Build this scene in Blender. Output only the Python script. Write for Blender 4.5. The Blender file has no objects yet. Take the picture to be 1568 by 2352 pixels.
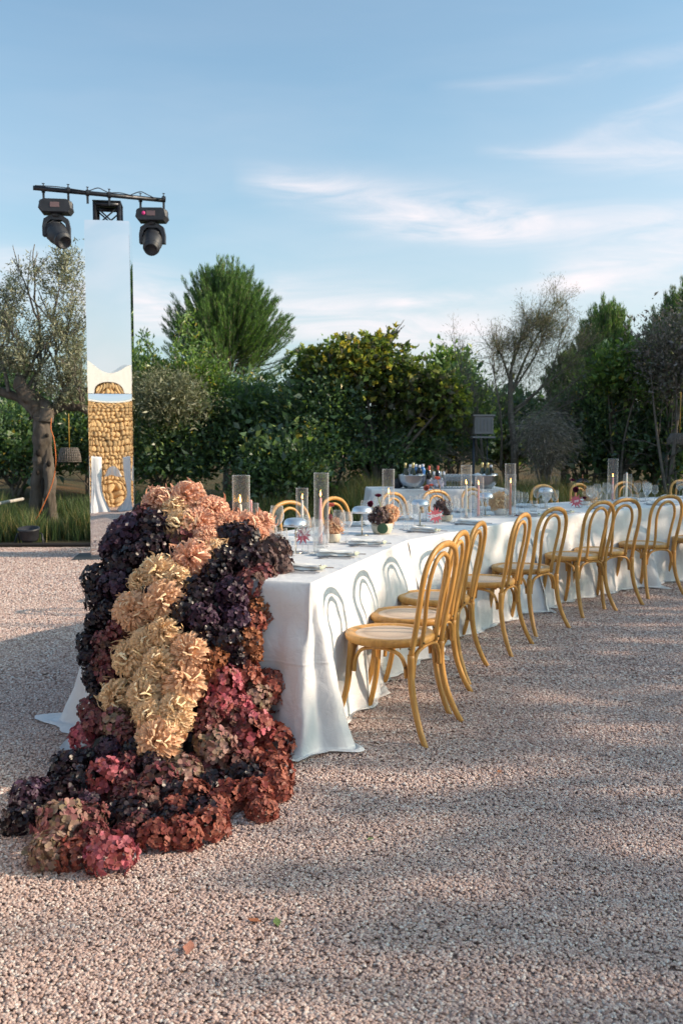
import bpy, math, random
import numpy as np
from mathutils import Vector, Matrix, Euler, noise as mnoise

R = math.radians
SC = bpy.context.scene
COL = SC.collection
random.seed(7)
RNG = np.random.default_rng(11)

# ------------------------------------------------------------------ camera
PITCH = math.atan((1176 - 1018) / 2080)
FPX = 2080.0
CH = 1.36
cd = bpy.data.cameras.new('camera')
cam = bpy.data.objects.new('camera', cd)
COL.objects.link(cam)
cam.location = (0, 0, CH)
cam.rotation_euler = (R(90) - PITCH, 0, 0)
cd.sensor_fit = 'HORIZONTAL'
cd.sensor_width = 24.0
cd.lens = 24.0 * FPX / 1568
cd.clip_end = 3000
cd.dof.use_dof = True
cd.dof.focus_distance = 4.3
cd.dof.aperture_fstop = 5.0
SC.camera = cam

# ------------------------------------------------------------------ sun and sky
SUN_AZ = R(94)          # from +Y towards +X
SUN_EL = R(22.5)
sdir = Vector((math.sin(SUN_AZ) * math.cos(SUN_EL), math.cos(SUN_AZ) * math.cos(SUN_EL), math.sin(SUN_EL)))
ld = bpy.data.lights.new('sun', 'SUN')
ld.energy = 2.0
ld.angle = R(0.6)
ld.color = (1.0, 0.84, 0.68)
sun = bpy.data.objects.new('sun', ld)
COL.objects.link(sun)
sun.rotation_euler = (-sdir).to_track_quat('-Z', 'Y').to_euler()
sun.location = (30, -2, 15)

W = bpy.data.worlds.new('World')
SC.world = W
W.use_nodes = True
wt = W.node_tree
wt.nodes.clear()
def N(t, typ, **kw):
    n = t.nodes.new(typ)
    for k, v in kw.items():
        if k == 'inp':
            for i, x in v.items():
                n.inputs[i].default_value = x
        else:
            setattr(n, k, v)
    return n
def mth(t, op, a, b=None, c=None, clamp=False):
    n = t.nodes.new('ShaderNodeMath'); n.operation = op; n.use_clamp = clamp
    for i, x in enumerate((a, b, c)):
        if x is None: continue
        if isinstance(x, (int, float)): n.inputs[i].default_value = x
        else: t.links.new(x, n.inputs[i])
    return n.outputs[0]
def mixc(t, f, a, b, bt='MIX'):
    n = t.nodes.new('ShaderNodeMix'); n.data_type = 'RGBA'; n.blend_type = bt
    for s, x in ((n.inputs[0], f), (n.inputs[6], a), (n.inputs[7], b)):
        if isinstance(x, (int, float)): s.default_value = x
        elif isinstance(x, tuple): s.default_value = (*x[:3], 1)
        else: t.links.new(x, s)
    return n.outputs[2]
def ramp(t, f, stops):
    n = t.nodes.new('ShaderNodeValToRGB'); e = n.color_ramp.elements
    while len(e) < len(stops): e.new(0.5)
    for i, (p, c) in enumerate(stops):
        e[i].position = p; e[i].color = (*c[:3], 1)
    if f is not None: t.links.new(f, n.inputs[0])
    return n.outputs[0]

def build_world():
    t = wt; L = t.links
    out = N(t, 'ShaderNodeOutputWorld'); bg = N(t, 'ShaderNodeBackground')
    bg.inputs[1].default_value = 0.135
    L.new(bg.outputs[0], out.inputs[0])
    sky = N(t, 'ShaderNodeTexSky'); sky.sky_type = 'NISHITA'; sky.sun_disc = False
    sky.sun_elevation = SUN_EL; sky.sun_rotation = SUN_AZ
    sky.air_density = 1.0; sky.dust_density = 3.0; sky.ozone_density = 1.2
    tc = N(t, 'ShaderNodeTexCoord')
    sep = N(t, 'ShaderNodeSeparateXYZ'); L.new(tc.outputs['Generated'], sep.inputs[0])
    x, y, z = sep.outputs
    hor = mth(t, 'SQRT', mth(t, 'ADD', mth(t, 'MULTIPLY', x, x), mth(t, 'MULTIPLY', y, y)))
    el = mth(t, 'MULTIPLY', mth(t, 'ARCTAN2', z, hor), 57.2958)
    az = mth(t, 'ADD', mth(t, 'MULTIPLY', mth(t, 'ARCTAN2', mth(t, 'MULTIPLY', y, -1.0), x), 57.2958), 90.0)
    cmb = N(t, 'ShaderNodeCombineXYZ'); L.new(az, cmb.inputs[0]); L.new(el, cmb.inputs[1])
    mp = N(t, 'ShaderNodeMapping'); L.new(cmb.outputs[0], mp.inputs[0])
    mp.inputs['Rotation'].default_value = (0, 0, R(9)); mp.inputs['Scale'].default_value = (0.055, 0.30, 1)
    n1 = N(t, 'ShaderNodeTexNoise', inp={'Scale': 2.0, 'Detail': 7.0, 'Roughness': 0.62, 'Distortion': 0.9})
    L.new(mp.outputs[0], n1.inputs['Vector'])
    n2 = N(t, 'ShaderNodeTexNoise', inp={'Scale': 0.55, 'Detail': 4.0, 'Roughness': 0.5, 'Distortion': 0.4})
    L.new(mp.outputs[0], n2.inputs['Vector'])
    fine = n1.outputs[0]
    # general veil of thin cloud everywhere, denser low in the sky
    low = mth(t, 'SUBTRACT', 1.0, mth(t, 'DIVIDE', el, 24.0), clamp=True)
    veil = mth(t, 'MULTIPLY', mth(t, 'SUBTRACT', mth(t, 'MULTIPLY', n2.outputs[0], 2.2), 0.85, clamp=True), mth(t, 'ADD', mth(t, 'MULTIPLY', low, 0.55), 0.10))
    total = mth(t, 'MULTIPLY', veil, mth(t, 'ADD', fine, 0.35))
    def band(a0, e0, a1, e1, w0, w1, s):
        u = mth(t, 'DIVIDE', mth(t, 'SUBTRACT', az, a0), a1 - a0)
        uc = mth(t, 'MULTIPLY', u, 1.0, clamp=True)
        ec = mth(t, 'ADD', mth(t, 'MULTIPLY', u, e1 - e0), e0)
        wd = mth(t, 'ADD', mth(t, 'MULTIPLY', uc, w1 - w0), w0)
        wob = mth(t, 'MULTIPLY', mth(t, 'SUBTRACT', n2.outputs[0], 0.5), 3.0)
        d = mth(t, 'DIVIDE', mth(t, 'ADD', mth(t, 'SUBTRACT', el, ec), wob), wd)
        g = mth(t, 'POWER', 2.718, mth(t, 'MULTIPLY', mth(t, 'MULTIPLY', d, d), -1.0))
        # soft ends
        e = mth(t, 'MULTIPLY', mth(t, 'MULTIPLY', mth(t, 'ADD', mth(t, 'MULTIPLY', u, 6), 0.5), 1.0, clamp=True), mth(t, 'SUBTRACT', 4.0, mth(t, 'MULTIPLY', u, 3.2), clamp=True))
        f = mth(t, 'MULTIPLY', mth(t, 'SUBTRACT', mth(t, 'MULTIPLY', fine, 2.1), 0.55, clamp=True), g)
        return mth(t, 'MULTIPLY', mth(t, 'MULTIPLY', f, e), s)
    for b in ((-5.5, 15.8, 9.5, 13.4, .9, 1.3, 1.0), (2, 13.4, 34, 11.8, .6, 1.6, .75), (10, 17.1, 34, 15.6, .35, 2.4, .7),
              (14, 17.6, 32, 22.5, .5, 1.5, .38), (7, 20.6, 30, 22.0, .25, .8, .3), (3, 8.8, 15, 9.8, .3, .5, .6), (13, 10, 34, 10.5, 1.5, 2.0, .8),
              (-5, 8.2, 9, 6.6, 2.0, 2.0, 1.1), (-16, 8.6, -7, 7.4, 1.6, 1.6, 1.2), (-60, 12, -17, 9.5, 2.0, 1.5, .9),
              (150, 16, 215, 14, 2, 2, .6), (40, 14, 90, 12, 3, 3, .8)):
        total = mth(t, 'ADD', total, band(*b))
    total = mth(t, 'MULTIPLY', total, 0.85, clamp=True)
    # a thin uniform haze lightens the lower sky
    rt = mth(t, 'DIVIDE', mth(t, 'ADD', az, 4.0), 34.0, clamp=True)
    hz = mth(t, 'ADD', mth(t, 'MULTIPLY', mth(t, 'POWER', low, 1.2), 0.42), 0.10)
    milk = mth(t, 'MULTIPLY', mth(t, 'MULTIPLY', mth(t, 'POWER', mth(t, 'SUBTRACT', 1.0, mth(t, 'DIVIDE', el, 19.0), clamp=True), .8), rt), mth(t, 'ADD', mth(t, 'MULTIPLY', n2.outputs[0], .7), .25))
    total = mth(t, 'ADD', total, mth(t, 'MULTIPLY', milk, .75), clamp=True)
    base = mixc(t, 1.0, sky.outputs[0], (0.44, 0.67, 0.735), 'MULTIPLY')
    c1 = mixc(t, hz, base, (1.8, 2.4, 2.85))
    c2 = mixc(t, total, c1, (2.75, 2.8, 3.1))
    L.new(c2, bg.inputs[0])
build_world()

SC.view_settings.view_transform = 'Standard'
SC.view_settings.look = 'None'
SC.view_settings.exposure = 1.40
SC.view_settings.gamma = 1.0
SC.view_settings.use_curve_mapping = False
SC.view_settings.use_white_balance = True
SC.view_settings.white_balance_temperature = 7250
SC.view_settings.white_balance_tint = 15
SC.cycles.use_denoising = True
try: SC.cycles.denoiser = 'OPENIMAGEDENOISE'
except Exception: pass
SC.cycles.max_bounces = 12
SC.cycles.diffuse_bounces = 3
SC.cycles.glossy_bounces = 4
SC.cycles.transmission_bounces = 6
SC.cycles.transparent_max_bounces = 24
SC.cycles.caustics_reflective = False
SC.cycles.caustics_refractive = False
SC.cycles.sample_clamp_indirect = 4.0

# ------------------------------------------------------------------ helpers
def tag(o, label=None, cat=None, group=None, kind=None):
    if label: o['label'] = label
    if cat: o['category'] = cat
    if group: o['group'] = group
    if kind: o['kind'] = kind
    return o
def empty(name, loc=(0, 0, 0), rz=0.0, label=None, cat=None, group=None):
    o = bpy.data.objects.new(name, None); COL.objects.link(o)
    o.empty_display_size = 0.1
    o.location = loc; o.rotation_euler = (0, 0, rz)
    return tag(o, label, cat, group)
def link(name, me, m=None, parent=None, loc=None, rot=None, scale=None):
    o = bpy.data.objects.new(name, me); COL.objects.link(o)
    if m is not None:
        if len(me.materials) == 0: me.materials.append(m)
        elif me.materials[0] is not m:
            o.material_slots[0].link = 'OBJECT'; o.material_slots[0].material = m
    if parent is not None: o.parent = parent
    if loc is not None: o.location = loc
    if rot is not None: o.rotation_euler = rot
    if scale is not None: o.scale = scale if hasattr(scale, '__len__') else (scale,) * 3
    return o
def copy_tree(o, parent=None):
    c = o.copy(); COL.objects.link(c); c.parent = parent
    for ch in list(o.children): copy_tree(ch, c)
    return c
def np_mesh(name, V, F, col=None, smooth=False):
    V = np.asarray(V, dtype=np.float32).reshape(-1, 3); F = np.asarray(F, dtype=np.int32)
    k = F.shape[1]; nf = F.shape[0]
    me = bpy.data.meshes.new(name)
    me.vertices.add(len(V)); me.vertices.foreach_set('co', V.ravel())
    me.loops.add(nf * k); me.loops.foreach_set('vertex_index', F.ravel())
    me.polygons.add(nf)
    me.polygons.foreach_set('loop_start', np.arange(0, nf * k, k, dtype=np.int32))
    if smooth: me.polygons.foreach_set('use_smooth', np.ones(nf, dtype=bool))
    me.update(calc_edges=True)
    if col is not None:
        a = me.attributes.new('Col', 'FLOAT_COLOR', 'POINT')
        c = np.ones((len(V), 4), dtype=np.float32); c[:, :3] = col
        a.data.foreach_set('color', c.ravel())
    return me
class MB:
    """collects faces into one mesh"""
    def __init__(s): s.v = []; s.f = []; s.sm = []
    def add(s, vs, fs, smooth=False, M=None):
        b = len(s.v)
        for p in vs:
            s.v.append(tuple(M @ Vector(p)) if M is not None else tuple(p))
        for f in fs: s.f.append(tuple(i + b for i in f)); s.sm.append(smooth)
        return s
    def box(s, c, sz, M=None, bev=0.0):
        x, y, z = sz[0] / 2, sz[1] / 2, sz[2] / 2
        if bev <= 0:
            vs = [(c[0] + a * x, c[1] + b * y, c[2] + d * z) for a in (-1, 1) for b in (-1, 1) for d in (-1, 1)]
            fs = [(0, 1, 3, 2), (4, 6, 7, 5), (0, 4, 5, 1), (2, 3, 7, 6), (0, 2, 6, 4), (1, 5, 7, 3)]
            return s.add(vs, fs, False, M)
        b = bev; vs = []; fs = []
        prof = [(-x + b, -y), (x - b, -y), (x, -y + b), (x, y - b), (x - b, y), (-x + b, y), (-x, y - b), (-x, -y + b)]
        def inset(p, k): return (math.copysign(max(abs(p[0]) - k, 0), p[0]), math.copysign(max(abs(p[1]) - k, 0), p[1]))
        rings = [([inset(p, b) for p in prof], -z), (prof, -z + b), (prof, z - b), ([inset(p, b) for p in prof], z)]
        for pr, zz in rings:
            for p in pr: vs.append((c[0] + p[0], c[1] + p[1], c[2] + zz))
        for r in range(3):
            for i in range(8):
                j = (i + 1) % 8; fs.append((r * 8 + i, r * 8 + j, r * 8 + 8 + j, r * 8 + 8 + i))
        fs.append(tuple(range(7, -1, -1))); fs.append(tuple(range(24, 32)))
        return s.add(vs, fs, False, M)
    def lathe(s, prof, n=24, M=None, smooth=True, cap0=True, cap1=True):
        vs = []; fs = []
        for (r, z) in prof:
            for i in range(n):
                a = 2 * math.pi * i / n; vs.append((r * math.cos(a), r * math.sin(a), z))
        for k in range(len(prof) - 1):
            for i in range(n):
                j = (i + 1) % n; fs.append((k * n + i, k * n + j, (k + 1) * n + j, (k + 1) * n + i))
        s.add(vs, fs, smooth, M)
        b = len(s.v) - len(vs)
        if cap0: s.f.append(tuple(b + i for i in range(n - 1, -1, -1))); s.sm.append(False)
        if cap1: s.f.append(tuple(b + (len(prof) - 1) * n + i for i in range(n))); s.sm.append(False)
        return s
    def tube(s, pts, rad, n=8, M=None, flat=None, up=None, cap=True, smooth=True):
        """pts polyline, rad scalar or per point (or (rx, ry)); flat direction optional"""
        P = [Vector(p) for p in pts]; m = len(P)
        T = []
        for i in range(m):
            t = (P[min(i + 1, m - 1)] - P[max(i - 1, 0)]); T.append(t.normalized() if t.length > 1e-9 else Vector((0, 0, 1)))
        u = Vector(up) if up is not None else (Vector((0, 0, 1)) if abs(T[0].z) < 0.9 else Vector((1, 0, 0)))
        vs = []; fs = []
        for i in range(m):
            u = (u - T[i] * u.dot(T[i]))
            u = u.normalized() if u.length > 1e-6 else T[i].orthogonal().normalized()
            w = T[i].cross(u)
            r = rad[i] if hasattr(rad, '__len__') and not (len(rad) == 2 and m != 2 and not hasattr(rad[0], '__len__')) else rad
            rx, ry = (r if hasattr(r, '__len__') else (r, r))
            for k in range(n):
                a = 2 * math.pi * k / n
                vs.append(tuple(P[i] + u * (rx * math.cos(a)) + w * (ry * math.sin(a))))
        for i in range(m - 1):
            for k in range(n):
                j = (k + 1) % n; fs.append((i * n + k, i * n + j, (i + 1) * n + j, (i + 1) * n + k))
        s.add(vs, fs, smooth, M)
        if cap:
            b = len(s.v) - len(vs)
            s.f.append(tuple(b + i for i in range(n - 1, -1, -1))); s.sm.append(False)
            s.f.append(tuple(b + (m - 1) * n + i for i in range(n))); s.sm.append(False)
        return s
    def mesh(s, name):
        me = bpy.data.meshes.new(name); me.from_pydata(s.v, [], s.f)
        me.polygons.foreach_set('use_smooth', s.sm); me.update()
        return me
    def build(s, name, m, parent=None, **kw): return link(name, s.mesh(name), m, parent, **kw)
def catmull(P, k=6, closed=False):
    P = [Vector(p) for p in P]; out = []; n = len(P)
    for i in range(n if closed else n - 1):
        if closed: a, b, c, d = P[(i - 1) % n], P[i], P[(i + 1) % n], P[(i + 2) % n]
        else: a, b, c, d = P[max(i - 1, 0)], P[i], P[i + 1], P[min(i + 2, n - 1)]
        for j in range(k):
            t = j / k
            out.append(0.5 * ((2 * b) + (c - a) * t + (2 * a - 5 * b + 4 * c - d) * t * t + (3 * b - a - 3 * c + d) * t ** 3))
    if not closed: out.append(P[-1])
    return out
def at(px, py, h=0.0):
    """photograph point (1568 wide) to the place on the level h metres up"""
    dx = (px - 784) / FPX; dy = (1176 - py) / FPX
    c, s = math.cos(PITCH), math.sin(PITCH)
    d = Vector((dx, c + dy * s, -s + dy * c))
    k = (h - CH) / d.z
    return Vector((0, 0, CH)) + d * k
def atY(px, py, Y):
    dx = (px - 784) / FPX; dy = (1176 - py) / FPX
    c, s = math.cos(PITCH), math.sin(PITCH)
    d = Vector((dx, c + dy * s, -s + dy * c))
    return Vector((0, 0, CH)) + d * (Y / d.y)

# ------------------------------------------------------------------ materials
MATS = {}
def mat(name, col=(.8, .8, .8), rough=.6, metal=0.0, spec=.5, sheen=0, **kw):
    m = bpy.data.materials.new(name); m.use_nodes = True
    b = m.node_tree.nodes['Principled BSDF']
    b.inputs['Base Color'].default_value = (*col, 1); b.inputs['Roughness'].default_value = rough
    b.inputs['Metallic'].default_value = metal; b.inputs['Specular IOR Level'].default_value = spec
    for k, v in kw.items(): b.inputs[k].default_value = v
    MATS[name] = m
    return m
def var_mat(name, c1, c2, scale=8.0, rough=.6, bump=0.0, bscale=60., detail=4, metal=0.0, stretch=(1, 1, 1), spec=.5):
    m = mat(name, c1, rough, metal, spec); t = m.node_tree; L = t.links; b = t.nodes['Principled BSDF']
    tc = N(t, 'ShaderNodeTexCoord'); mp = N(t, 'ShaderNodeMapping'); mp.inputs['Scale'].default_value = stretch
    L.new(tc.outputs['Object'], mp.inputs[0])
    n = N(t, 'ShaderNodeTexNoise', inp={'Scale': scale, 'Detail': float(detail), 'Roughness': .6}); L.new(mp.outputs[0], n.inputs['Vector'])
    L.new(ramp(t, n.outputs[0], [(.3, c1), (.7, c2)]), b.inputs['Base Color'])
    if bump:
        n2 = N(t, 'ShaderNodeTexNoise', inp={'Scale': bscale, 'Detail': 4.0}); L.new(mp.outputs[0], n2.inputs['Vector'])
        bp = N(t, 'ShaderNodeBump', inp={'Strength': bump, 'Distance': .01}); L.new(n2.outputs[0], bp.inputs['Height']); L.new(bp.outputs[0], b.inputs['Normal'])
    return m
def leaf_mat(name, rough=.5, trans=.35, spec=.4, tint=(1.3, 1.4, .6), shininess=None):
    m = bpy.data.materials.new(name); m.use_nodes = True; t = m.node_tree; L = t.links
    b = t.nodes['Principled BSDF']; out = t.nodes['Material Output']
    at_ = N(t, 'ShaderNodeAttribute', attribute_name='Col')
    L.new(at_.outputs['Color'], b.inputs['Base Color'])
    b.inputs['Roughness'].default_value = rough; b.inputs['Specular IOR Level'].default_value = spec
    tr = N(t, 'ShaderNodeBsdfTranslucent'); L.new(mixc(t, 1.0, at_.outputs['Color'], tint, 'MULTIPLY'), tr.inputs[0])
    mx = N(t, 'ShaderNodeMixShader'); mx.inputs[0].default_value = trans
    L.new(b.outputs[0], mx.inputs[1]); L.new(tr.outputs[0], mx.inputs[2]); L.new(mx.outputs[0], out.inputs[0])
    MATS[name] = m
    return m
def glass_mat(name, tint=(.97, .98, .98), haze=.03, refl=1.0, ior=1.5):
    m = bpy.data.materials.new(name); m.use_nodes = True; t = m.node_tree; L = t.links
    t.nodes.remove(t.nodes['Principled BSDF']); out = t.nodes['Material Output']
    tr = N(t, 'ShaderNodeBsdfTransparent'); tr.inputs[0].default_value = (*tint, 1)
    gl = N(t, 'ShaderNodeBsdfGlossy'); gl.inputs['Roughness'].default_value = .03
    df = N(t, 'ShaderNodeBsdfDiffuse'); df.inputs[0].default_value = (.8, .8, .82, 1)
    lw = N(t, 'ShaderNodeLayerWeight'); lw.inputs[0].default_value = .45
    L.new(mixc(t, mth(t, 'POWER', lw.outputs['Facing'], 3.5), tint, (.70, .72, .74)), tr.inputs[0])  # tint greyed at grazing angles to imitate the dark outlines of glass
    f = mth(t, 'MULTIPLY', mth(t, 'ADD', mth(t, 'MULTIPLY', mth(t, 'POWER', lw.outputs['Facing'], 3.0), .65), .035), refl, clamp=True)
    m1 = N(t, 'ShaderNodeMixShader'); L.new(f, m1.inputs[0]); L.new(tr.outputs[0], m1.inputs[1]); L.new(gl.outputs[0], m1.inputs[2])
    m2 = N(t, 'ShaderNodeMixShader'); L.new(mth(t, 'ADD', mth(t, 'MULTIPLY', mth(t, 'POWER', lw.outputs['Facing'], 3.0), .60), haze), m2.inputs[0])  # white diffuse growing towards the edges paints in bright rim reflections
    L.new(m1.outputs[0], m2.inputs[1]); L.new(df.outputs[0], m2.inputs[2]); L.new(m2.outputs[0], out.inputs[0])
    MATS[name] = m
    return m

def cloth_material():
    m = mat('white_cloth', (.80, .80, .81), .85, 0, .25); t = m.node_tree; L = t.links; b = t.nodes['Principled BSDF']; out = t.nodes['Material Output']
    tc = N(t, 'ShaderNodeTexCoord')
    n = N(t, 'ShaderNodeTexNoise', inp={'Scale': 5.0, 'Detail': 4.0, 'Distortion': .6}); L.new(tc.outputs['Object'], n.inputs['Vector'])
    n2 = N(t, 'ShaderNodeTexNoise', inp={'Scale': 420.0, 'Detail': 2.0}); L.new(tc.outputs['Object'], n2.inputs['Vector'])
    sz = N(t, 'ShaderNodeSeparateXYZ'); L.new(tc.outputs['Object'], sz.inputs[0])
    ln = mth(t, 'POWER', 2.718, mth(t, 'MULTIPLY', mth(t, 'POWER', mth(t, 'DIVIDE', mth(t, 'SUBTRACT', sz.outputs[2], .40), .006), 2.0), -1.0))
    n3 = N(t, 'ShaderNodeTexNoise', inp={'Scale': 16.0, 'Detail': 3.0, 'Distortion': 1.2}); L.new(tc.outputs['Object'], n3.inputs['Vector'])
    h = mth(t, 'ADD', mth(t, 'ADD', n.outputs[0], mth(t, 'MULTIPLY', n3.outputs[0], .28)), mth(t, 'ADD', mth(t, 'MULTIPLY', n2.outputs[0], .02), mth(t, 'MULTIPLY', ln, .12)))
    bp = N(t, 'ShaderNodeBump', inp={'Strength': .5, 'Distance': .03}); L.new(h, bp.inputs['Height']); L.new(bp.outputs[0], b.inputs['Normal'])
    tr = N(t, 'ShaderNodeBsdfTranslucent'); tr.inputs[0].default_value = (.8, .8, .78, 1)
    mx = N(t, 'ShaderNodeMixShader'); mx.inputs[0].default_value = .12
    L.new(b.outputs[0], mx.inputs[1]); L.new(tr.outputs[0], mx.inputs[2]); L.new(mx.outputs[0], out.inputs[0])
    return m
M_CLOTH = cloth_material()
def wood_material():
    m = mat('honey_wood', (.5, .27, .08), .38, 0, .5); t = m.node_tree; L = t.links; b = t.nodes['Principled BSDF']
    tc = N(t, 'ShaderNodeTexCoord'); mp = N(t, 'ShaderNodeMapping'); mp.inputs['Scale'].default_value = (14, 14, 2.5)
    oi = N(t, 'ShaderNodeObjectInfo')
    va = N(t, 'ShaderNodeVectorMath'); va.operation = 'ADD'; L.new(tc.outputs['Object'], va.inputs[0]); L.new(oi.outputs['Random'], va.inputs[1])
    L.new(va.outputs[0], mp.inputs[0])
    n = N(t, 'ShaderNodeTexNoise', inp={'Scale': 2.2, 'Detail': 6.0, 'Roughness': .65, 'Distortion': 1.2}); L.new(mp.outputs[0], n.inputs['Vector'])
    L.new(ramp(t, n.outputs[0], [(.28, (.38, .175, .04)), (.5, (.55, .27, .065)), (.75, (.66, .36, .11))]), b.inputs['Base Color'])
    L.new(mth(t, 'ADD', mth(t, 'MULTIPLY', n.outputs[0], .30), .30), b.inputs['Roughness'])
    src = b.inputs['Base Color'].links[0].from_socket
    L.new(mixc(t, 1.0, src, ramp(t, oi.outputs['Random'], [(0, (.84, .84, .84)), (1, (1.06, 1.06, 1.06))]), 'MULTIPLY'), b.inputs['Base Color'])
    return m
M_WOOD = wood_material()
def cane_material():
    m = mat('woven_cane', (.5, .38, .28), .7, 0, .3); t = m.node_tree; L = t.links; b = t.nodes['Principled BSDF']
    tc = N(t, 'ShaderNodeTexCoord')
    mp = N(t, 'ShaderNodeMapping'); mp.inputs['Rotation'].default_value = (0, 0, R(45)); L.new(tc.outputs['Object'], mp.inputs[0])
    ck = N(t, 'ShaderNodeTexVoronoi', inp={'Scale': 190.0, 'Randomness': 0.0}); L.new(mp.outputs[0], ck.inputs['Vector'])
    L.new(ramp(t, ck.outputs['Distance'], [(.28, (.74, .58, .45)), (.7, (.44, .32, .24))]), b.inputs['Base Color'])
    bp = N(t, 'ShaderNodeBump', inp={'Strength': .4, 'Distance': .002}); bp.invert = True; L.new(ck.outputs['Distance'], bp.inputs['Height']); L.new(bp.outputs[0], b.inputs['Normal'])
    return m
M_CANE = cane_material()
M_BOLT = mat('brass_bolt', (.20, .14, .07), .35, 1.0)
M_BLACK = var_mat('black_metal', (.012, .013, .017), (.025, .027, .034), 20, .42)
M_BLACKP = var_mat('black_plastic', (.016, .018, .024), (.035, .038, .046), 14, .5)
M_STEEL = mat('brushed_steel', (.62, .62, .64), .28, 1.0)
M_SILVER = mat('silver_shade', (.72, .73, .75), .30, .85)
M_STEEL2 = mat('cutlery_steel', (.35, .34, .36), .22, 1.0)
M_MIRROR = mat('mirror', (.90, .93, .95), .006, 1.0)
M_GLASS = glass_mat('clear_glass', (.95, .965, .97), .085, 2.0)
M_GLASS2 = glass_mat('smoked_cylinder_glass', (.95, .955, .96), .045, 1.2)
M_FLAME = bpy.data.materials.new('flame'); M_FLAME.use_nodes = True
_b = M_FLAME.node_tree.nodes['Principled BSDF']; _b.inputs['Base Color'].default_value = (1, .6, .2, 1)
_b.inputs['Emission Color'].default_value = (1.0, .50, .14, 1); _b.inputs['Emission Strength'].default_value = 3.5
M_CWHITE = mat('white_wax', (.80, .76, .66), .5, **{'Subsurface Weight': .3})
M_CPINK = mat('pink_wax', (.80, .40, .36), .5, **{'Subsurface Weight': .3})
M_CRUST = mat('rust_wax', (.50, .20, .11), .5, **{'Subsurface Weight': .3})
# ------------------------------------------------------------------ ground
def ground_material():
    m = mat('gravel_ground', (.4, .3, .26), .92, 0, .2); t = m.node_tree; L = t.links; b = t.nodes['Principled BSDF']
    tc = N(t, 'ShaderNodeTexCoord')
    v = N(t, 'ShaderNodeTexVoronoi', inp={'Scale': 62.0}); L.new(tc.outputs['Object'], v.inputs['Vector'])
    sp = N(t, 'ShaderNodeSeparateColor'); L.new(v.outputs['Color'], sp.inputs[0])
    c = ramp(t, sp.outputs[0], [(0, (.36, .25, .21)), (.35, (.55, .40, .34)), (.7, (.64, .49, .43)), (1, (.76, .65, .58))])
    n = N(t, 'ShaderNodeTexNoise', inp={'Scale': .9, 'Detail': 5.0, 'Roughness': .6}); L.new(tc.outputs['Object'], n.inputs['Vector'])
    c = mixc(t, .8, c, ramp(t, n.outputs[0], [(.3, (.75, .72, .72)), (.7, (1.0, .96, .92))]), 'MULTIPLY')
    L.new(c, b.inputs['Base Color'])
    bp = N(t, 'ShaderNodeBump', inp={'Strength': .9, 'Distance': .012}); bp.invert = True
    L.new(v.outputs['Distance'], bp.inputs['Height']); L.new(bp.outputs[0], b.inputs['Normal'])
    return m
def garden_height(x, y):
    k = min(max((y - 12.4) / 5.0, 0), 1); k = k * k * (3 - 2 * k)
    far = min(max((y - 30) / 30, 0), 1)
    return k * (.34 + .10 * math.sin(x * .7 + 1) + .06 * math.sin(x * 1.9 + y)) * (1 - far) + .012
KERB_Y = 11.75
me = bpy.data.meshes.new('ground')
me.from_pydata([(-400, -400, 0), (400, -400, 0), (400, 400, 0), (-400, 400, 0)], [], [(0, 1, 2, 3)])
ground = link('ground', me, ground_material()); tag(ground, kind='structure')
# planted ground behind the gravel court
def soil_material():
    m = mat('garden_soil', (.1, .07, .04), .95, 0, .1); t = m.node_tree; L = t.links; b = t.nodes['Principled BSDF']
    tc = N(t, 'ShaderNodeTexCoord')
    n = N(t, 'ShaderNodeTexNoise', inp={'Scale': .8, 'Detail': 8.0, 'Roughness': .7}); L.new(tc.outputs['Object'], n.inputs['Vector'])
    L.new(ramp(t, n.outputs[0], [(.3, (.05, .065, .025)), (.5, (.10, .075, .04)), (.68, (.20, .11, .05))]), b.inputs['Base Color'])
    n2 = N(t, 'ShaderNodeTexNoise', inp={'Scale': 30.0, 'Detail': 5.0}); L.new(tc.outputs['Object'], n2.inputs['Vector'])
    bp = N(t, 'ShaderNodeBump', inp={'Strength': .8, 'Distance': .05}); L.new(n2.outputs[0], bp.inputs['Height']); L.new(bp.outputs[0], b.inputs['Normal'])
    return m
gx = np.linspace(-40, 40, 121); gy = np.concatenate([np.linspace(KERB_Y, 24, 50), np.linspace(25, 90, 20)])
V = [(x, y + (0.25 * math.sin(x * .35) if y < 12 else 0) * 0, garden_height(x, y)) for y in gy for x in gx]
nx = len(gx); F = [(j * nx + i, j * nx + i + 1, (j + 1) * nx + i + 1, (j + 1) * nx + i) for j in range(len(gy) - 1) for i in range(nx - 1)]
garden = link('garden_ground', np_mesh('garden_ground', V, F, smooth=True), soil_material()); tag(garden, kind='structure')
# thin dark edging strip
mb = MB()
pts = [(x, KERB_Y + .03 * math.sin(x * 1.3), .035) for x in np.linspace(-14, 14, 90)]
mb.tube(pts, (.028, .018), 6)
tag(mb.build('edging_strip', mat('dark_edging', (.03, .025, .022), .8)), kind='structure')

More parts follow.
